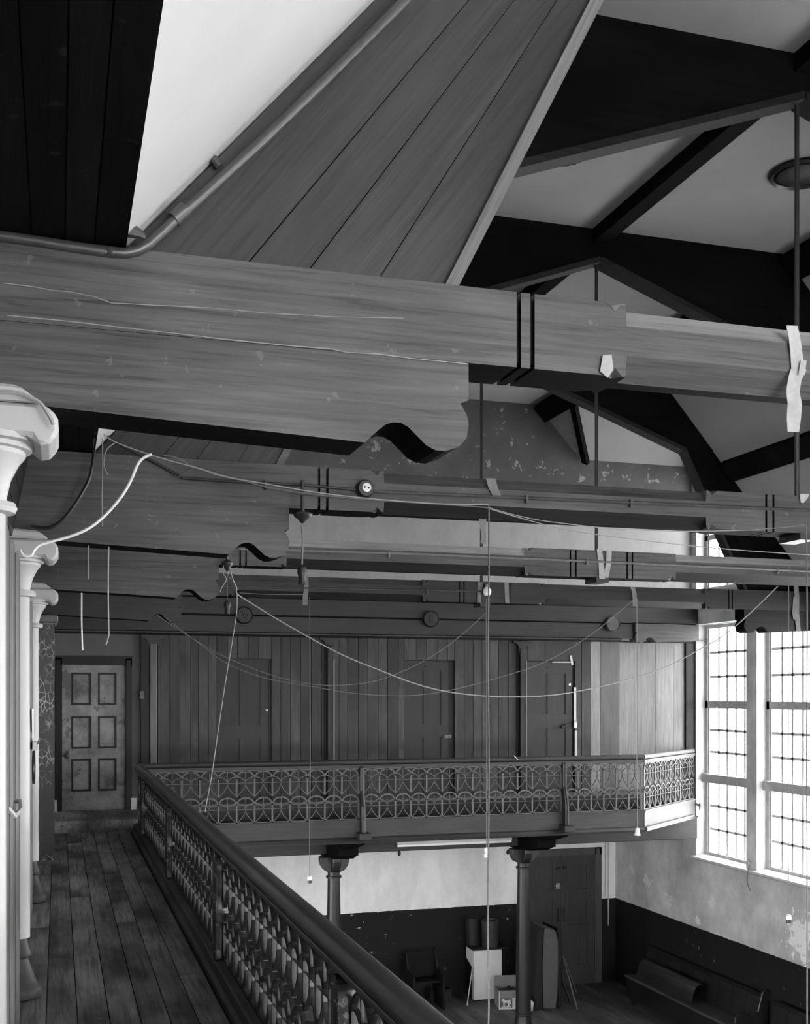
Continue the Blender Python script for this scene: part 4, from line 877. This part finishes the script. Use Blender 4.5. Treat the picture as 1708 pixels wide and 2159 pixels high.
for yy in (-0.006, -0.004): v += [Bc+bx*(0.03+0.185*a)+by*yy+Vector((0, 0, 0.04+0.15*b_)) for a, b_ in HS]
q.add(v, [tuple(range(len(HS))), tuple(range(2*len(HS)-1, len(HS)-1, -1))]); rel(Bc, bx, by, q, 0.04, 0.205, -0.006, -0.004, 0.034, 0.05); part('horse_emblem', q, card_w, t)
q = MB(); rel(Bc, bx, by, q, 0.235, bw-0.005, -0.015, -0.012, 0.195, 0.262); part('dark_band', q, ink_m, t)
def words(txt, size, x, z, y, mat):
    cu = D.curves.new('printed_words', 'FONT'); cu.body = txt; cu.size = size; cu.extrude = 0.0006; cu.materials.append(mat)
    o = D.objects.new('w', cu); COL.objects.link(o); me = D.meshes.new_from_object(o.evaluated_get(bpy.context.evaluated_depsgraph_get())); D.objects.remove(o); o = link('printed_words', me, t)
    o.location = Bc+bx*x+by*y+Vector((0, 0, z))-t.location; o.rotation_euler = (pi/2, 0, math.atan2(bx.y, bx.x)); return o
words('Scotch', 0.065, 0.24, 0.125, -0.002, ink_l); words('whisky', 0.065, 0.24, 0.06, -0.002, ink_l); words('FINE OLD', 0.036, 0.245, 0.215, -0.016, ink_l)
q = MB()
for i in range(5): a = Bc+bx*(0.05+0.065*i)+by*(0.06+0.04*(i % 3)); q.tube([a+Vector((0, 0, bh-0.06+0.02*(i % 2))), a+bx*0.10+by*0.08+Vector((0, 0, bh-0.02+0.03*(i % 2)))], 0.03, 7)
part('contents', q, tin_d, t, True)
# white bag
import bmesh as _bm
def blob(name, c, s, seed, mat, lab, cat, amp=0.25):
    bm = _bm.new(); _bm.ops.create_icosphere(bm, subdivisions=3, radius=1.0); rr = random.Random(seed); dirs = [Vector((rr.uniform(-1, 1), rr.uniform(-1, 1), rr.uniform(-1, 1))).normalized() for _ in range(14)]
    for v in bm.verts:
        k = 1+amp*sum(max(0, v.co.normalized().dot(d)-0.6)*rr2 for d, rr2 in zip(dirs, [1.2, -1, 0.8, -0.9, 1.1, -0.7, 1, -1, 0.6, -0.8, 1, -1, 0.9, -0.6]))
        v.co = Vector((v.co.x*s[0]*k, v.co.y*s[1]*k, max(v.co.z, -0.75)*s[2]*k))
    z0 = min(v.co.z for v in bm.verts)
    for v in bm.verts: v.co.z -= z0
    me = D.meshes.new(name); bm.to_mesh(me); bm.free(); me.materials.append(mat); me.polygons.foreach_set('use_smooth', [True]*len(me.polygons))
    o = link(name, me, None, c); return tag(o, lab, cat)
blob('plastic_bag', (7.30, 16.93, 0), (0.11, 0.09, 0.13), 5, bag_m, 'crumpled white plastic bag on the floor between column and mattress', 'bag', 0.8)
# mattresses standing on edge
t = thing('mattress', (7.72, 17.1, 0), 'pale grey mattress stood on its edge beside the column, torn dark cover', 'mattress')
q = MB(); P = [(7.585, 0.02), (7.80, 0.0), (7.835, 0.25), (7.85, 0.70), (7.845, 1.12), (7.80, 1.30), (7.62, 1.355), (7.60, 1.30), (7.57, 0.8)]; q.prism(P, 16.94, 17.55, 'y'); part('pad', q, tick, t, bevel=0.03)
q = MB(); q.prism([(7.42, 0.0), (7.582, 0.0), (7.565, 0.5), (7.59, 1.35), (7.53, 1.33), (7.49, 1.28), (7.45, 0.7)], 16.97, 17.6, 'y'); part('cover', q, tick_d, t, bevel=0.02)
q = MB(); q.prism([(7.86, 0.0), (7.93, 0.0), (7.95, 1.25), (7.91, 1.33), (7.855, 1.34)], 17.02, 17.62, 'y'); solo('mattress', q, tin_d, 'thin dark mattress behind the pale grey one', 'mattress', bevel=0.02)
for i, (u0, v0, u1, v1, w, lab, mt) in enumerate(((1217, 2131, 1186, 2016, 0.05, 'pale board leaning on the mattress, the longest of three', 'l'), (1215, 2096, 1190, 2022, 0.05, 'pale board leaning close behind the longest one', 'l'), (1203, 2116, 1180, 2050, 0.06, 'short dark board leaning lowest on the mattress', 'd'))):
    a = on_z(u0, v0, 0.0); b_ = on_y(u1, v1, a.y+0.30); q = MB(); q.bar(a+Vector((0, 0, 0.012)), b_, w, 0.02, up=(1, 0, 0.3)); solo('leaning_board', q, beam_d if mt == 'l' else pew_w, lab, 'board')
# pews by the window wall
def pew(y0, y1, x, lab, grp=None):
    t = thing('pew', (x, (y0+y1)/2, 0), lab, 'pew')
    q = MB(); q.box(x, x+0.40, y0+0.05, y1-0.02, 0.43, 0.465); part('seat', q, pew_s, t, bevel=0.008)
    n = 9
    for i in range(n):
        a = y0+0.05+(y1-y0-0.07)*i/n; b_ = y0+0.05+(y1-y0-0.07)*(i+1)/n
        q = MB(); q.prism([(x+0.37, 0.47), (x+0.39, 0.47), (x+0.465, 0.90), (x+0.445, 0.90)], a+0.004, b_-0.004, 'y'); part('back_board', q, pew_w, t)
    q = MB(); q.box(x+0.425, x+0.49, y0+0.02, y1, 0.90, 0.925); q.tube([(x+0.44, y0+0.02, 0.885), (x+0.44, y1, 0.885)], 0.016, 6); part('top_rail', q, pew_w, t)
    q = MB(); q.box(x+0.03, x+0.05, y0+0.05, y1-0.05, 0.10, 0.43); part('front_board', q, pew_w, t)
    if y1 > 17:
        q = MB(); q.box(x+0.04, x+0.09, y1-0.25, y1-0.19, 0, 0.43); part('leg', q, pew_w, t); q = MB(); q.box(x+0.034, x+0.04, y1-0.25, y1-0.2, 0.10, 0.33); part('leg_chip', q, cream, t)
    for yy in (y0,):
        P = [(x-0.02, 0), (x+0.47, 0), (x+0.50, 0.55), (x+0.53, 0.92), (x+0.51, 0.98), (x+0.46, 1.0), (x+0.41, 0.97), (x+0.385, 0.90), (x+0.33, 0.70), (x+0.22, 0.66), (x+0.12, 0.70), (x+0.03, 0.70), (x-0.03, 0.65), (x-0.04, 0.58), (x-0.02, 0.45), (x+0.02, 0.3)]
        q = MB(); q.prism(P, yy, yy+0.045, 'y'); part('end_panel', q, pew_w, t, bevel=0.01)
    return t
pew(13.72, 17.05, 9.08, 'long dark pew by the window wall with a curved sheet lying on it')
pew(10.4, 13.45, 9.02, 'second dark pew by the window wall, only its rounded end showing')
q = MB(); n = 10; Pn = [(9.16+0.12*(1-cos(a*pi/n*0.75)), 0.472+0.30*sin(a*pi/n*0.62)) for a in range(n+1)]
q.prism(Pn+[(x+0.006, z-0.010) for x, z in Pn[::-1]], 15.05, 16.75, 'y'); solo('curved_sheet', q, wood('curved_sheet_board', 0.018, 'y', 0.2, 0.3, 0, 0.2), 'curved sheet of dark board lying on the long pew', 'board')
# dim bench and crate against the end wall
bench_m = wood('bench_wood', 0.006, 'x', 0.3, 0.5, 0.1, 0.2, spec=0.15)
t = thing('bench', (5.6, 17.75, 0), 'barely lit bench against the dark end wall, left of the white cabinet', 'bench')
c0 = on_y(870, 2040, 17.6); c1 = on_y(928, 2040, 17.6)
q = MB(); q.box(c0.x, c1.x, 17.55, 17.9, 0.43, 0.46); part('seat', q, bench_m, t)
q = MB(); q.box(c0.x, c1.x, 17.92, 17.96, 0.46, 0.88); part('back', q, bench_m, t)
for x in (c0.x-0.03, c1.x):
    q = MB(); q.prism([(17.45, 0), (18.0, 0), (18.02, 0.85), (17.95, 0.95), (17.88, 0.86), (17.78, 0.62), (17.55, 0.60), (17.46, 0.55)], x, x+0.04, 'x'); part('end_panel', q, bench_m, t, bevel=0.008)
a = on_z(938, 2112, 0); t = thing('crate', (a.x, a.y, 0), 'dark low crate on the floor left of the white stick', 'crate')
for (x0, x1, y0, y1, z0, z1) in ((-0.25, 0.12, 0, 0.02, 0, 0.2), (-0.25, 0.12, 0.28, 0.30, 0, 0.2), (-0.25, -0.23, 0.02, 0.28, 0, 0.2), (0.10, 0.12, 0.02, 0.28, 0, 0.2), (-0.23, 0.10, 0.02, 0.28, 0.0, 0.02)):
    q = MB(); q.box(a.x+x0, a.x+x1, a.y+y0, a.y+y1, z0, z1); part('side', q, pew_w, t)
# ------------------------------------------------------------------ pipes and fittings on the beams
def px_tube(pts, Y, r, n=6): q = MB(); q.tube([on_y(u, v, Y) for u, v in pts], r, n); return q
t = thing('conduit_pipe', (0.5, YT[1], TOPZ), 'thick old conduit bent up along the nearest boarded strut', 'pipe')
part('pipe', px_tube([(-30, 494), (60, 506), (150, 520), (230, 532), (265, 534), (290, 529), (315, 515), (340, 492), (372, 462), (430, 410), (560, 291), (700, 156), (870, -14)], YT[1]-0.005, 0.0165, 10), pipe_m, t, True)
part('coupling', px_tube([(366, 463), (392, 441)], YT[1]-0.005, 0.024, 10), pipe_m, t, True); part('clamp', px_tube([(231, 525), (233, 538)], YT[1]-0.02, 0.008, 6), pipe_m, t)
q = MB(); c = on_y(282, 484, YT[1]-0.03); q.tube([c+Vector((-0.03, 0, 0.02)), c+Vector((-0.01, 0, -0.005)), c+Vector((0.02, -0.0, -0.012)), c+Vector((0.035, 0, -0.02))], [0.018, 0.024, 0.014, 0.008], 7); solo('cable_stub', q, pipe_m, 'stub of old cable poking out beside the black eaves boards', 'cable', smooth=True)
q = MB(); a = on_y(446, 329, YT[1]+0.03); q.tube([a+Vector((0.025, 0.0, -0.03)), a+Vector((0.005, 0, -0.005)), a+Vector((-0.002, 0, 0.006))], 0.013, 7); solo('strut_peg', q, pipe_m, 'small wooden peg sticking up behind the conduit', 'peg', smooth=True)
def conduit(k, pts, lab, clips, mat=pipe_m, r=0.011):
    t = thing('conduit_pipe', tuple(on_y(pts[0][0], pts[0][1], YT[k]-0.02)), lab, 'pipe'); part('pipe', px_tube(pts, YT[k]-r-0.002, r, 7), mat, t, True)
    for u, v in clips: q = MB(); c = on_y(u, v, YT[k]-0.013); q.box(c.x-0.008, c.x+0.008, YT[k]-0.028, YT[k]-0.0005, c.z-0.03, c.z+0.02); part('clip', q, mat, t)
conduit(2, [(205, 905), (240, 930), (300, 962), (345, 985), (385, 1008), (420, 1011), (520, 1017), (640, 1023), (764, 1034)], 'dark conduit sloping down then along the second beam to the socket', [(560, 1020)], iron_k, 0.009)
conduit(2, [(776, 1036), (1100, 1050), (1400, 1063), (1720, 1077)], 'conduit running from the socket to the far end of the second beam', [(1110, 1051), (1330, 1060)])
conduit(3, [(503, 1157), (900, 1169), (1300, 1186), (1720, 1205)], 'bright-edged conduit along the third beam', [(820, 1168), (1237, 1184), (1640, 1203)], mottled('pale_conduit', 0.16, 0.3, 9, 0.35, spec=0.6))
conduit(4, [(452, 1237), (700, 1241), (1020, 1247)], 'conduit along the fourth beam ending at a glass bulb', [(900, 1246)])
c = on_y(768, 1032, YT[2]); t = thing('round_socket', (c.x, YT[2]-0.03, c.z), 'round dark socket block with a white two-hole face on the second beam', 'socket')
q = MB(); q.lathe([(0.055, 0), (0.055, -0.03), (0.045, -0.045), (0.001, -0.045)], (c.x, YT[2], c.z), 20, 'y'); part('block', q, iron, t, True)
q = MB(); q.lathe([(0.027, -0.045), (0.027, -0.052), (0.001, -0.054)], (c.x+0.003, YT[2], c.z+0.004), 18, 'y'); part('face', q, porc, t, True)
for dx in (-0.010, 0.014): q = MB(); q.lathe([(0.006, -0.05), (0.006, -0.0555)], (c.x+dx, YT[2], c.z+0.004-dx*0.2), 8, 'y'); part('pin_hole', q, black_p, t)
c = on_y(1027, 1247, YT[4]-0.05); t = thing('light_bulb', tuple(c), 'small bare glass bulb on the fourth beam', 'lamp')
q = MB(); q.lathe([(0.001, -0.055), (0.035, -0.045), (0.05, -0.02), (0.052, 0.01), (0.035, 0.04), (0.02, 0.055)], c, 14); part('glass', q, lamp_m, t, True)
q = MB(); q.lathe([(0.022, 0.05), (0.022, 0.09)], c, 10); part('cap', q, brass, t); q = MB(); q.box(c.x-0.015, c.x+0.015, c.y, YT[4], c.z+0.06, c.z+0.09); part('arm', q, iron_k, t)
# ------------------------------------------------------------------ hanging cords, lampholders, strings
def smooth_pts(P, n=5):
    out = []
    for i in range(len(P)-1):
        p0, p1, p2, p3 = P[max(i-1, 0)], P[i], P[i+1], P[min(i+2, len(P)-1)]
        for j in range(n):
            s = j/n; out.append(tuple(0.5*((2*p1[a])+(-p0[a]+p2[a])*s+(2*p0[a]-5*p1[a]+4*p2[a]-p3[a])*s*s+(-p0[a]+3*p1[a]-3*p2[a]+p3[a])*s**3) for a in (0, 1)))
    return out+[tuple(P[-1])]
def string(name, pts, Y, r, mat, lab, cat='cord', n=5, Y2=None, sm=True):
    P = smooth_pts(pts) if sm else pts; N = len(P)-1
    V = [on_y(u, v, Y if Y2 is None else Y+(Y2-Y)*i/N) for i, (u, v) in enumerate(P)]
    q = MB(); q.tube(V, r, n); o = link(name, q.mesh(name, mat, tuple(V[0]), True), None, V[0]); return tag(o, lab, cat)
def pendant(pts, Y, r, lab, holder, mat=cord_m):
    P = smooth_pts(pts, 3); V = [on_y(u, v, Y) for u, v in P]; t = thing('pendant_cord', tuple(V[0]), lab, 'cord'); q = MB(); q.tube(V, r, 5); part('flex', q, mat, t, True)
    e = V[-1]; q = MB()
    if holder == 'white': q.lathe([(0.012, 0.01), (0.024, 0.0), (0.03, -0.055), (0.034, -0.06), (0.036, -0.085)], e, 12); part('lampholder', q, porc, t, True)
    if holder == 'half':
        q.lathe([(0.012, 0.01), (0.026, 0.0), (0.028, -0.04)], e, 12); part('lampholder', q, porc, t, True); q = MB(); q.lathe([(0.026, -0.04), (0.026, -0.075)], e, 12); part('skirt', q, iron_k, t, True)
    if holder == 'double':
        q.lathe([(0.01, 0.01), (0.026, 0.0), (0.026, -0.045), (0.018, -0.05), (0.018, -0.06), (0.03, -0.065), (0.03, -0.11)], e, 12); part('lampholder', q, porc, t, True)
    if holder == 'dark': q.lathe([(0.008, 0.015), (0.026, 0.0), (0.03, -0.03), (0.02, -0.06), (0.024, -0.10)], e, 10); part('lampholder', q, tin_d, t, True)
    if holder == 'acorn': q.lathe([(0.006, 0.03), (0.02, 0.0), (0.028, -0.03), (0.01, -0.055)], e, 10); part('pull', q, tin_d, t, True)
    return t
YC = YT[4]-0.12
pendant([(653, 1262), (653, 1400), (654, 1600), (653, 1740), (653, 1848)], YC, 0.0045, 'thin cord with a half-white lampholder hanging before the white wall under the balcony', 'half')
pendant([(1026, 1262), (1025, 1300), (1026, 1500), (1026, 1700), (1026, 1788)], YC, 0.0055, 'cord ending in a double white lampholder beside the long rope', 'double')
pendant([(1343, 1262), (1343, 1400), (1342, 1500), (1344, 1700), (1344, 1747)], YC, 0.004, 'thin cord with a white lampholder hanging before the canted balcony end', 'white', cord_w)
pendant([(1663, 1222), (1663, 1400), (1662, 1700), (1663, 1930)], YT[3]+0.08, 0.0045, 'thin cord hanging before the second window, half-white lampholder below the sill', 'half')
string('long_cord', [(1031, 1065), (1031, 1200), (1029, 1400), (1031, 1600), (1030, 1800), (1029, 1980), (1031, 2100), (1030, 2175)], YT[2]-0.12, 0.0055, mottled('rope_fibre', 0.16, 0.2, 30, 0.9), 'long rope hanging from the second beam down past the cardboard box', 'rope')
string('long_cord', [(1700, 1107), (1702, 1300), (1701, 1600), (1702, 1900), (1702, 2175)], YT[2]-0.12, 0.005, cord_m, 'long cord hanging at the right edge of the windows', 'cord')
string('tie_string', [(1557, 1118), (1640, 1113), (1700, 1106)], YT[2]-0.13, 0.003, cord_m, 'short taut string under the far end of the second beam')
t = pendant([(636, 1108), (639, 1140), (637, 1170), (637, 1196)], YT[2]-0.11, 0.006, 'twisted flex with dark lampholder hanging from the ceiling rose of the second beam', 'dark')
c = on_y(638, 1085, YT[2]-0.11); q = MB(); q.lathe([(0.012, 0.20), (0.012, 0.015), (0.05, 0.01), (0.055, 0.0), (0.05, -0.012), (0.03, -0.025), (0.008, -0.05)], c, 14); part('rose', q, iron_k, t, True)
t = pendant([(479, 1205), (479, 1240), (479, 1270)], YT[3]-0.11, 0.003, 'frayed cluster of flex with small lampholder under the third bracket', 'dark')
c = on_y(479, 1192, YT[3]-0.11); q = MB(); q.lathe([(0.01, 0.11), (0.02, 0.08), (0.012, 0.05), (0.05, 0.02), (0.045, 0.0), (0.02, -0.03), (0.006, -0.05)], c, 12); part('rose', q, iron_k, t, True)
q = MB(); q.tube([on_y(u, v, YT[3]-0.13) for u, v in smooth_pts([(472, 1188), (470, 1206), (477, 1222), (468, 1238), (463, 1249)], 4)], 0.0045, 5); q.tube([on_y(u, v, YT[3]-0.13) for u, v in smooth_pts([(480, 1205), (483, 1216), (488, 1223)], 4)], 0.003, 5); part('loose_end', q, cord_w, t, True)
pendant([(843, 1778), (842, 1786), (842, 1796)], 15.55, 0.003, 'short pull cord under the left end of the strip light', 'acorn', cord_d)
pendant([(1072, 1770), (1071, 1782), (1071, 1794)], 15.55, 0.003, 'short pull cord under the strip light beside the column head', 'acorn', cord_d)
string('slack_flex', [(484, 1195), (491, 1222), (499, 1240), (500, 1252), (530, 1272), (580, 1303), (650, 1343), (720, 1380), (800, 1413), (880, 1443), (960, 1461), (1060, 1469), (1160, 1466), (1240, 1453), (1320, 1434), (1400, 1408), (1470, 1372), (1530, 1337), (1590, 1285), (1640, 1236)], YT[3]-0.15, 0.0055, cord_w, 'longest pale flex sagging across the balcony to the window side', n=6, Y2=YT[3]-0.05)
string('slack_flex', [(500, 1252), (499, 1290), (490, 1350), (475, 1440), (460, 1540), (447, 1630), (432, 1712)], YT[3]-0.15, 0.0042, cord_w, 'flex falling from the knot down behind the gallery handrail')
string('slack_flex', [(330, 1296), (380, 1330), (460, 1378), (540, 1412), (610, 1434), (690, 1445), (770, 1440), (830, 1423), (900, 1390), (960, 1349), (1000, 1315), (1024, 1292)], YC, 0.0045, cord_m, 'thin flex sagging between the first door and the middle cord')
string('slack_flex', [(345, 1300), (420, 1357), (480, 1400), (560, 1430), (650, 1446), (740, 1461), (840, 1467), (930, 1459), (1040, 1432), (1150, 1395), (1250, 1335), (1338, 1262)], YC, 0.0045, cord_m, 'thin flex sagging lower, from the first door to the padlocked door')
string('slack_flex', [(505, 1250), (560, 1253), (640, 1254)], YT[3]-0.10, 0.003, cord_m, 'nearly straight thin string just above the first round boss')
string('tie_string', [(208, 907), (243, 932), (330, 963), (420, 988), (470, 1004), (560, 1020), (680, 1040), (800, 1053), (920, 1062), (1030, 1064)], YT[2]-0.16, 0.0035, cord_w, 'topmost of the strings slung along the second beam')
string('tie_string', [(345, 960), (372, 965), (400, 980), (430, 990), (500, 1010), (600, 1034), (760, 1052), (900, 1060), (1033, 1071)], YT[2]-0.15, 0.0038, cord_m, 'lower grey string slung along the second beam')
string('tie_string', [(358, 998), (375, 1006), (395, 992), (412, 984), (440, 990), (520, 1014), (620, 1040), (760, 1053), (900, 1062), (1033, 1070)], YT[2]-0.14, 0.0042, cord_d, 'looped dark flex knotted among the strings of the second beam')
string('slack_string', [(1033, 1071), (1090, 1087), (1160, 1100), (1300, 1115), (1450, 1120), (1600, 1117)], YT[2]-0.13, 0.003, cord_w, 'upper of two strings slung from the long rope towards the windows')
string('slack_string', [(1033, 1073), (1100, 1093), (1200, 1118), (1320, 1135), (1440, 1149), (1560, 1160), (1708, 1170)], YT[2]-0.13, 0.003, cord_w, 'lower of two strings slung from the long rope towards the windows')
string('white_cable', [(43, 1160), (48, 1170), (57, 1173), (66, 1170), (72, 1160), (82, 1150), (100, 1144), (150, 1130), (190, 1112), (225, 1083), (255, 1048), (275, 1015), (290, 980), (303, 965), (320, 958)], YT[2]-0.35, 0.008, white_c, 'white cable curving from the screen up to the sloping conduit', 'cable', 7)
string('black_cable', [(199, 950), (196, 975), (188, 1010), (170, 1045), (148, 1078), (125, 1102), (98, 1114), (66, 1110)], YT[2]-0.1, 0.011, iron_k, 'thick black cable curving down on the second bracket', 'cable', 7)
string('frayed_cable', [(0, 826), (30, 827), (60, 836), (85, 850), (98, 868), (108, 885), (112, 895)], YT[1]-0.06, 0.006, cord_w, 'curled cable end over the nearest column head', 'cable')
for pts, lab, Y_, r, mt in (([(216, 925), (216, 1000), (215, 1050), (216, 1110)], 'thin string hanging straight before the second bracket', YT[2]-0.12, 0.003, cord_w),
        ([(245, 932), (225, 948), (219, 975), (222, 990), (228, 1001)], 'curled string end beside the white triangle of ceiling', YT[2]-0.14, 0.003, cord_w),
        ([(187, 1150), (187, 1180), (187, 1221)], 'short thin string below the second bracket', YT[2]+0.1, 0.003, cord_w),
        ([(229, 1153), (228, 1240), (229, 1320), (229, 1340), (223, 1360)], 'white string with a hooked end before the end wall', YT[2]+0.1, 0.0042, cord_w),
        ([(172, 1250), (172, 1310), (174, 1371)], 'straight white string hanging over the panelled door', YT[3]+0.12, 0.0065, white_c)):
    string('hanging_string', pts, Y_, r, mt, lab)
string('sill_wire', [(1579, 1812), (1584, 1820), (1578, 1833), (1576, 1856), (1577, 1866), (1583, 1878)], 13.9, 0.005, cord_d, 'loose dark wire hanging from the window sill by the pier', 'wire')
# ------------------------------------------------------------------ paper streamers left on the beams
def streamer(k, strips, lab, mat=tape_m, Y=None):
    Yq = (YT[k]-0.012) if Y is None else Y; t = thing('paper_streamer', tuple(on_y(strips[0][0][0], strips[0][0][1], Yq)), lab, 'streamer')
    for s in strips:
        q = MB(); V = []
        for (u, v, w) in s:
            jig = 0.006*((hash((u, v)) % 5)-2)/2
            a = on_y(u-w/2, v, Yq+jig); b_ = on_y(u+w/2, v+w*0.04, Yq+jig); V += [a, b_]
        n_ = len(s); Vb = [Vector((p.x, p.y+0.002, p.z)) for p in V]; V2 = V+Vb; o_ = len(V); fs = []
        for i in range(n_-1): fs += [(2*i, 2*i+1, 2*i+3, 2*i+2), (o_+2*i+2, o_+2*i+3, o_+2*i+1, o_+2*i)]
        q.add(V2, fs); part('strip', q, mat, t)
streamer(1, [[(1670, 686, 24), (1676, 715, 24), (1680, 750, 26), (1684, 778, 30)], [(1684, 778, 34), (1676, 800, 28), (1672, 825, 28), (1676, 850, 30), (1674, 880, 30), (1673, 910, 24)], [(1695, 760, 12), (1690, 790, 14)]], 'wrinkled pale paper streamer hanging off the nearest beam', tape_m, YT[1]-0.014)
streamer(2, [[(1035, 1008, 20), (1040, 1028, 20), (1048, 1045, 18)]], 'short paper tape folded over the second beam by the long rope', tape_d)
streamer(2, [[(1697, 1041, 20), (1695, 1050, 16), (1692, 1060, 6)]], 'torn paper scrap at the far end of the second beam', tape_m)
streamer(2, [[(1018, 1094, 16), (1018, 1110, 12), (1020, 1128, 10), (1019, 1146, 12)]], 'twisted paper tail hanging under the second beam', tape_d, YT[2]+0.05)
streamer(3, [[(1264, 1157, 11), (1268, 1190, 11), (1270, 1220, 12)], [(1285, 1157, 11), (1283, 1190, 11), (1277, 1220, 11)]], 'two pale tapes forming a V under the rod of the third beam', tape_m)
streamer(4, [[(645, 1212, 10), (646, 1240, 10), (644, 1258, 11), (643, 1275, 10)]], 'pale tape on the fourth beam below the dark lampholder', tape_d)
streamer(4, [[(1013, 1227, 11), (1011, 1250, 9), (1010, 1270, 8)]], 'tape strip on the fourth beam just left of the bulb', tape_d)
streamer(4, [[(1068, 1228, 9), (1069, 1250, 9), (1070, 1272, 9)]], 'tape strip on the fourth beam right of the bulb', tape_d)
streamer(4, [[(1334, 1237, 9), (1338, 1252, 9), (1339, 1278, 9)]], 'tape strip on the fourth beam above the third boss', tape_d)
streamer(4, [[(1678, 1230, 10), (1681, 1260, 9), (1680, 1290, 10), (1684, 1332, 9)], [(1675, 1258, 4), (1673, 1290, 5), (1677, 1306, 8)]], 'ragged paper tape on the dark bracket before the windows', tape_d)
q = MB(); c = on_y(1282, 772, YT[1]-0.01); q.add([(c.x-0.02, YT[1]-0.012, c.z+0.035), (c.x+0.012, YT[1]-0.014, c.z+0.04), (c.x+0.02, YT[1]-0.012, c.z-0.01), (c.x-0.0, YT[1]-0.01, c.z-0.04), (c.x-0.03, YT[1]-0.01, c.z-0.02)], [(0, 1, 2, 3, 4)]); q.add([(c.x-0.02, YT[1]-0.010, c.z+0.035), (c.x+0.012, YT[1]-0.012, c.z+0.04), (c.x+0.02, YT[1]-0.010, c.z-0.01), (c.x-0.0, YT[1]-0.008, c.z-0.04), (c.x-0.03, YT[1]-0.008, c.z-0.02)], [(4, 3, 2, 1, 0)])
solo('paper_scrap', q, tape_m, 'torn paper scrap where the lower chamfer of the nearest beam begins', 'paper')
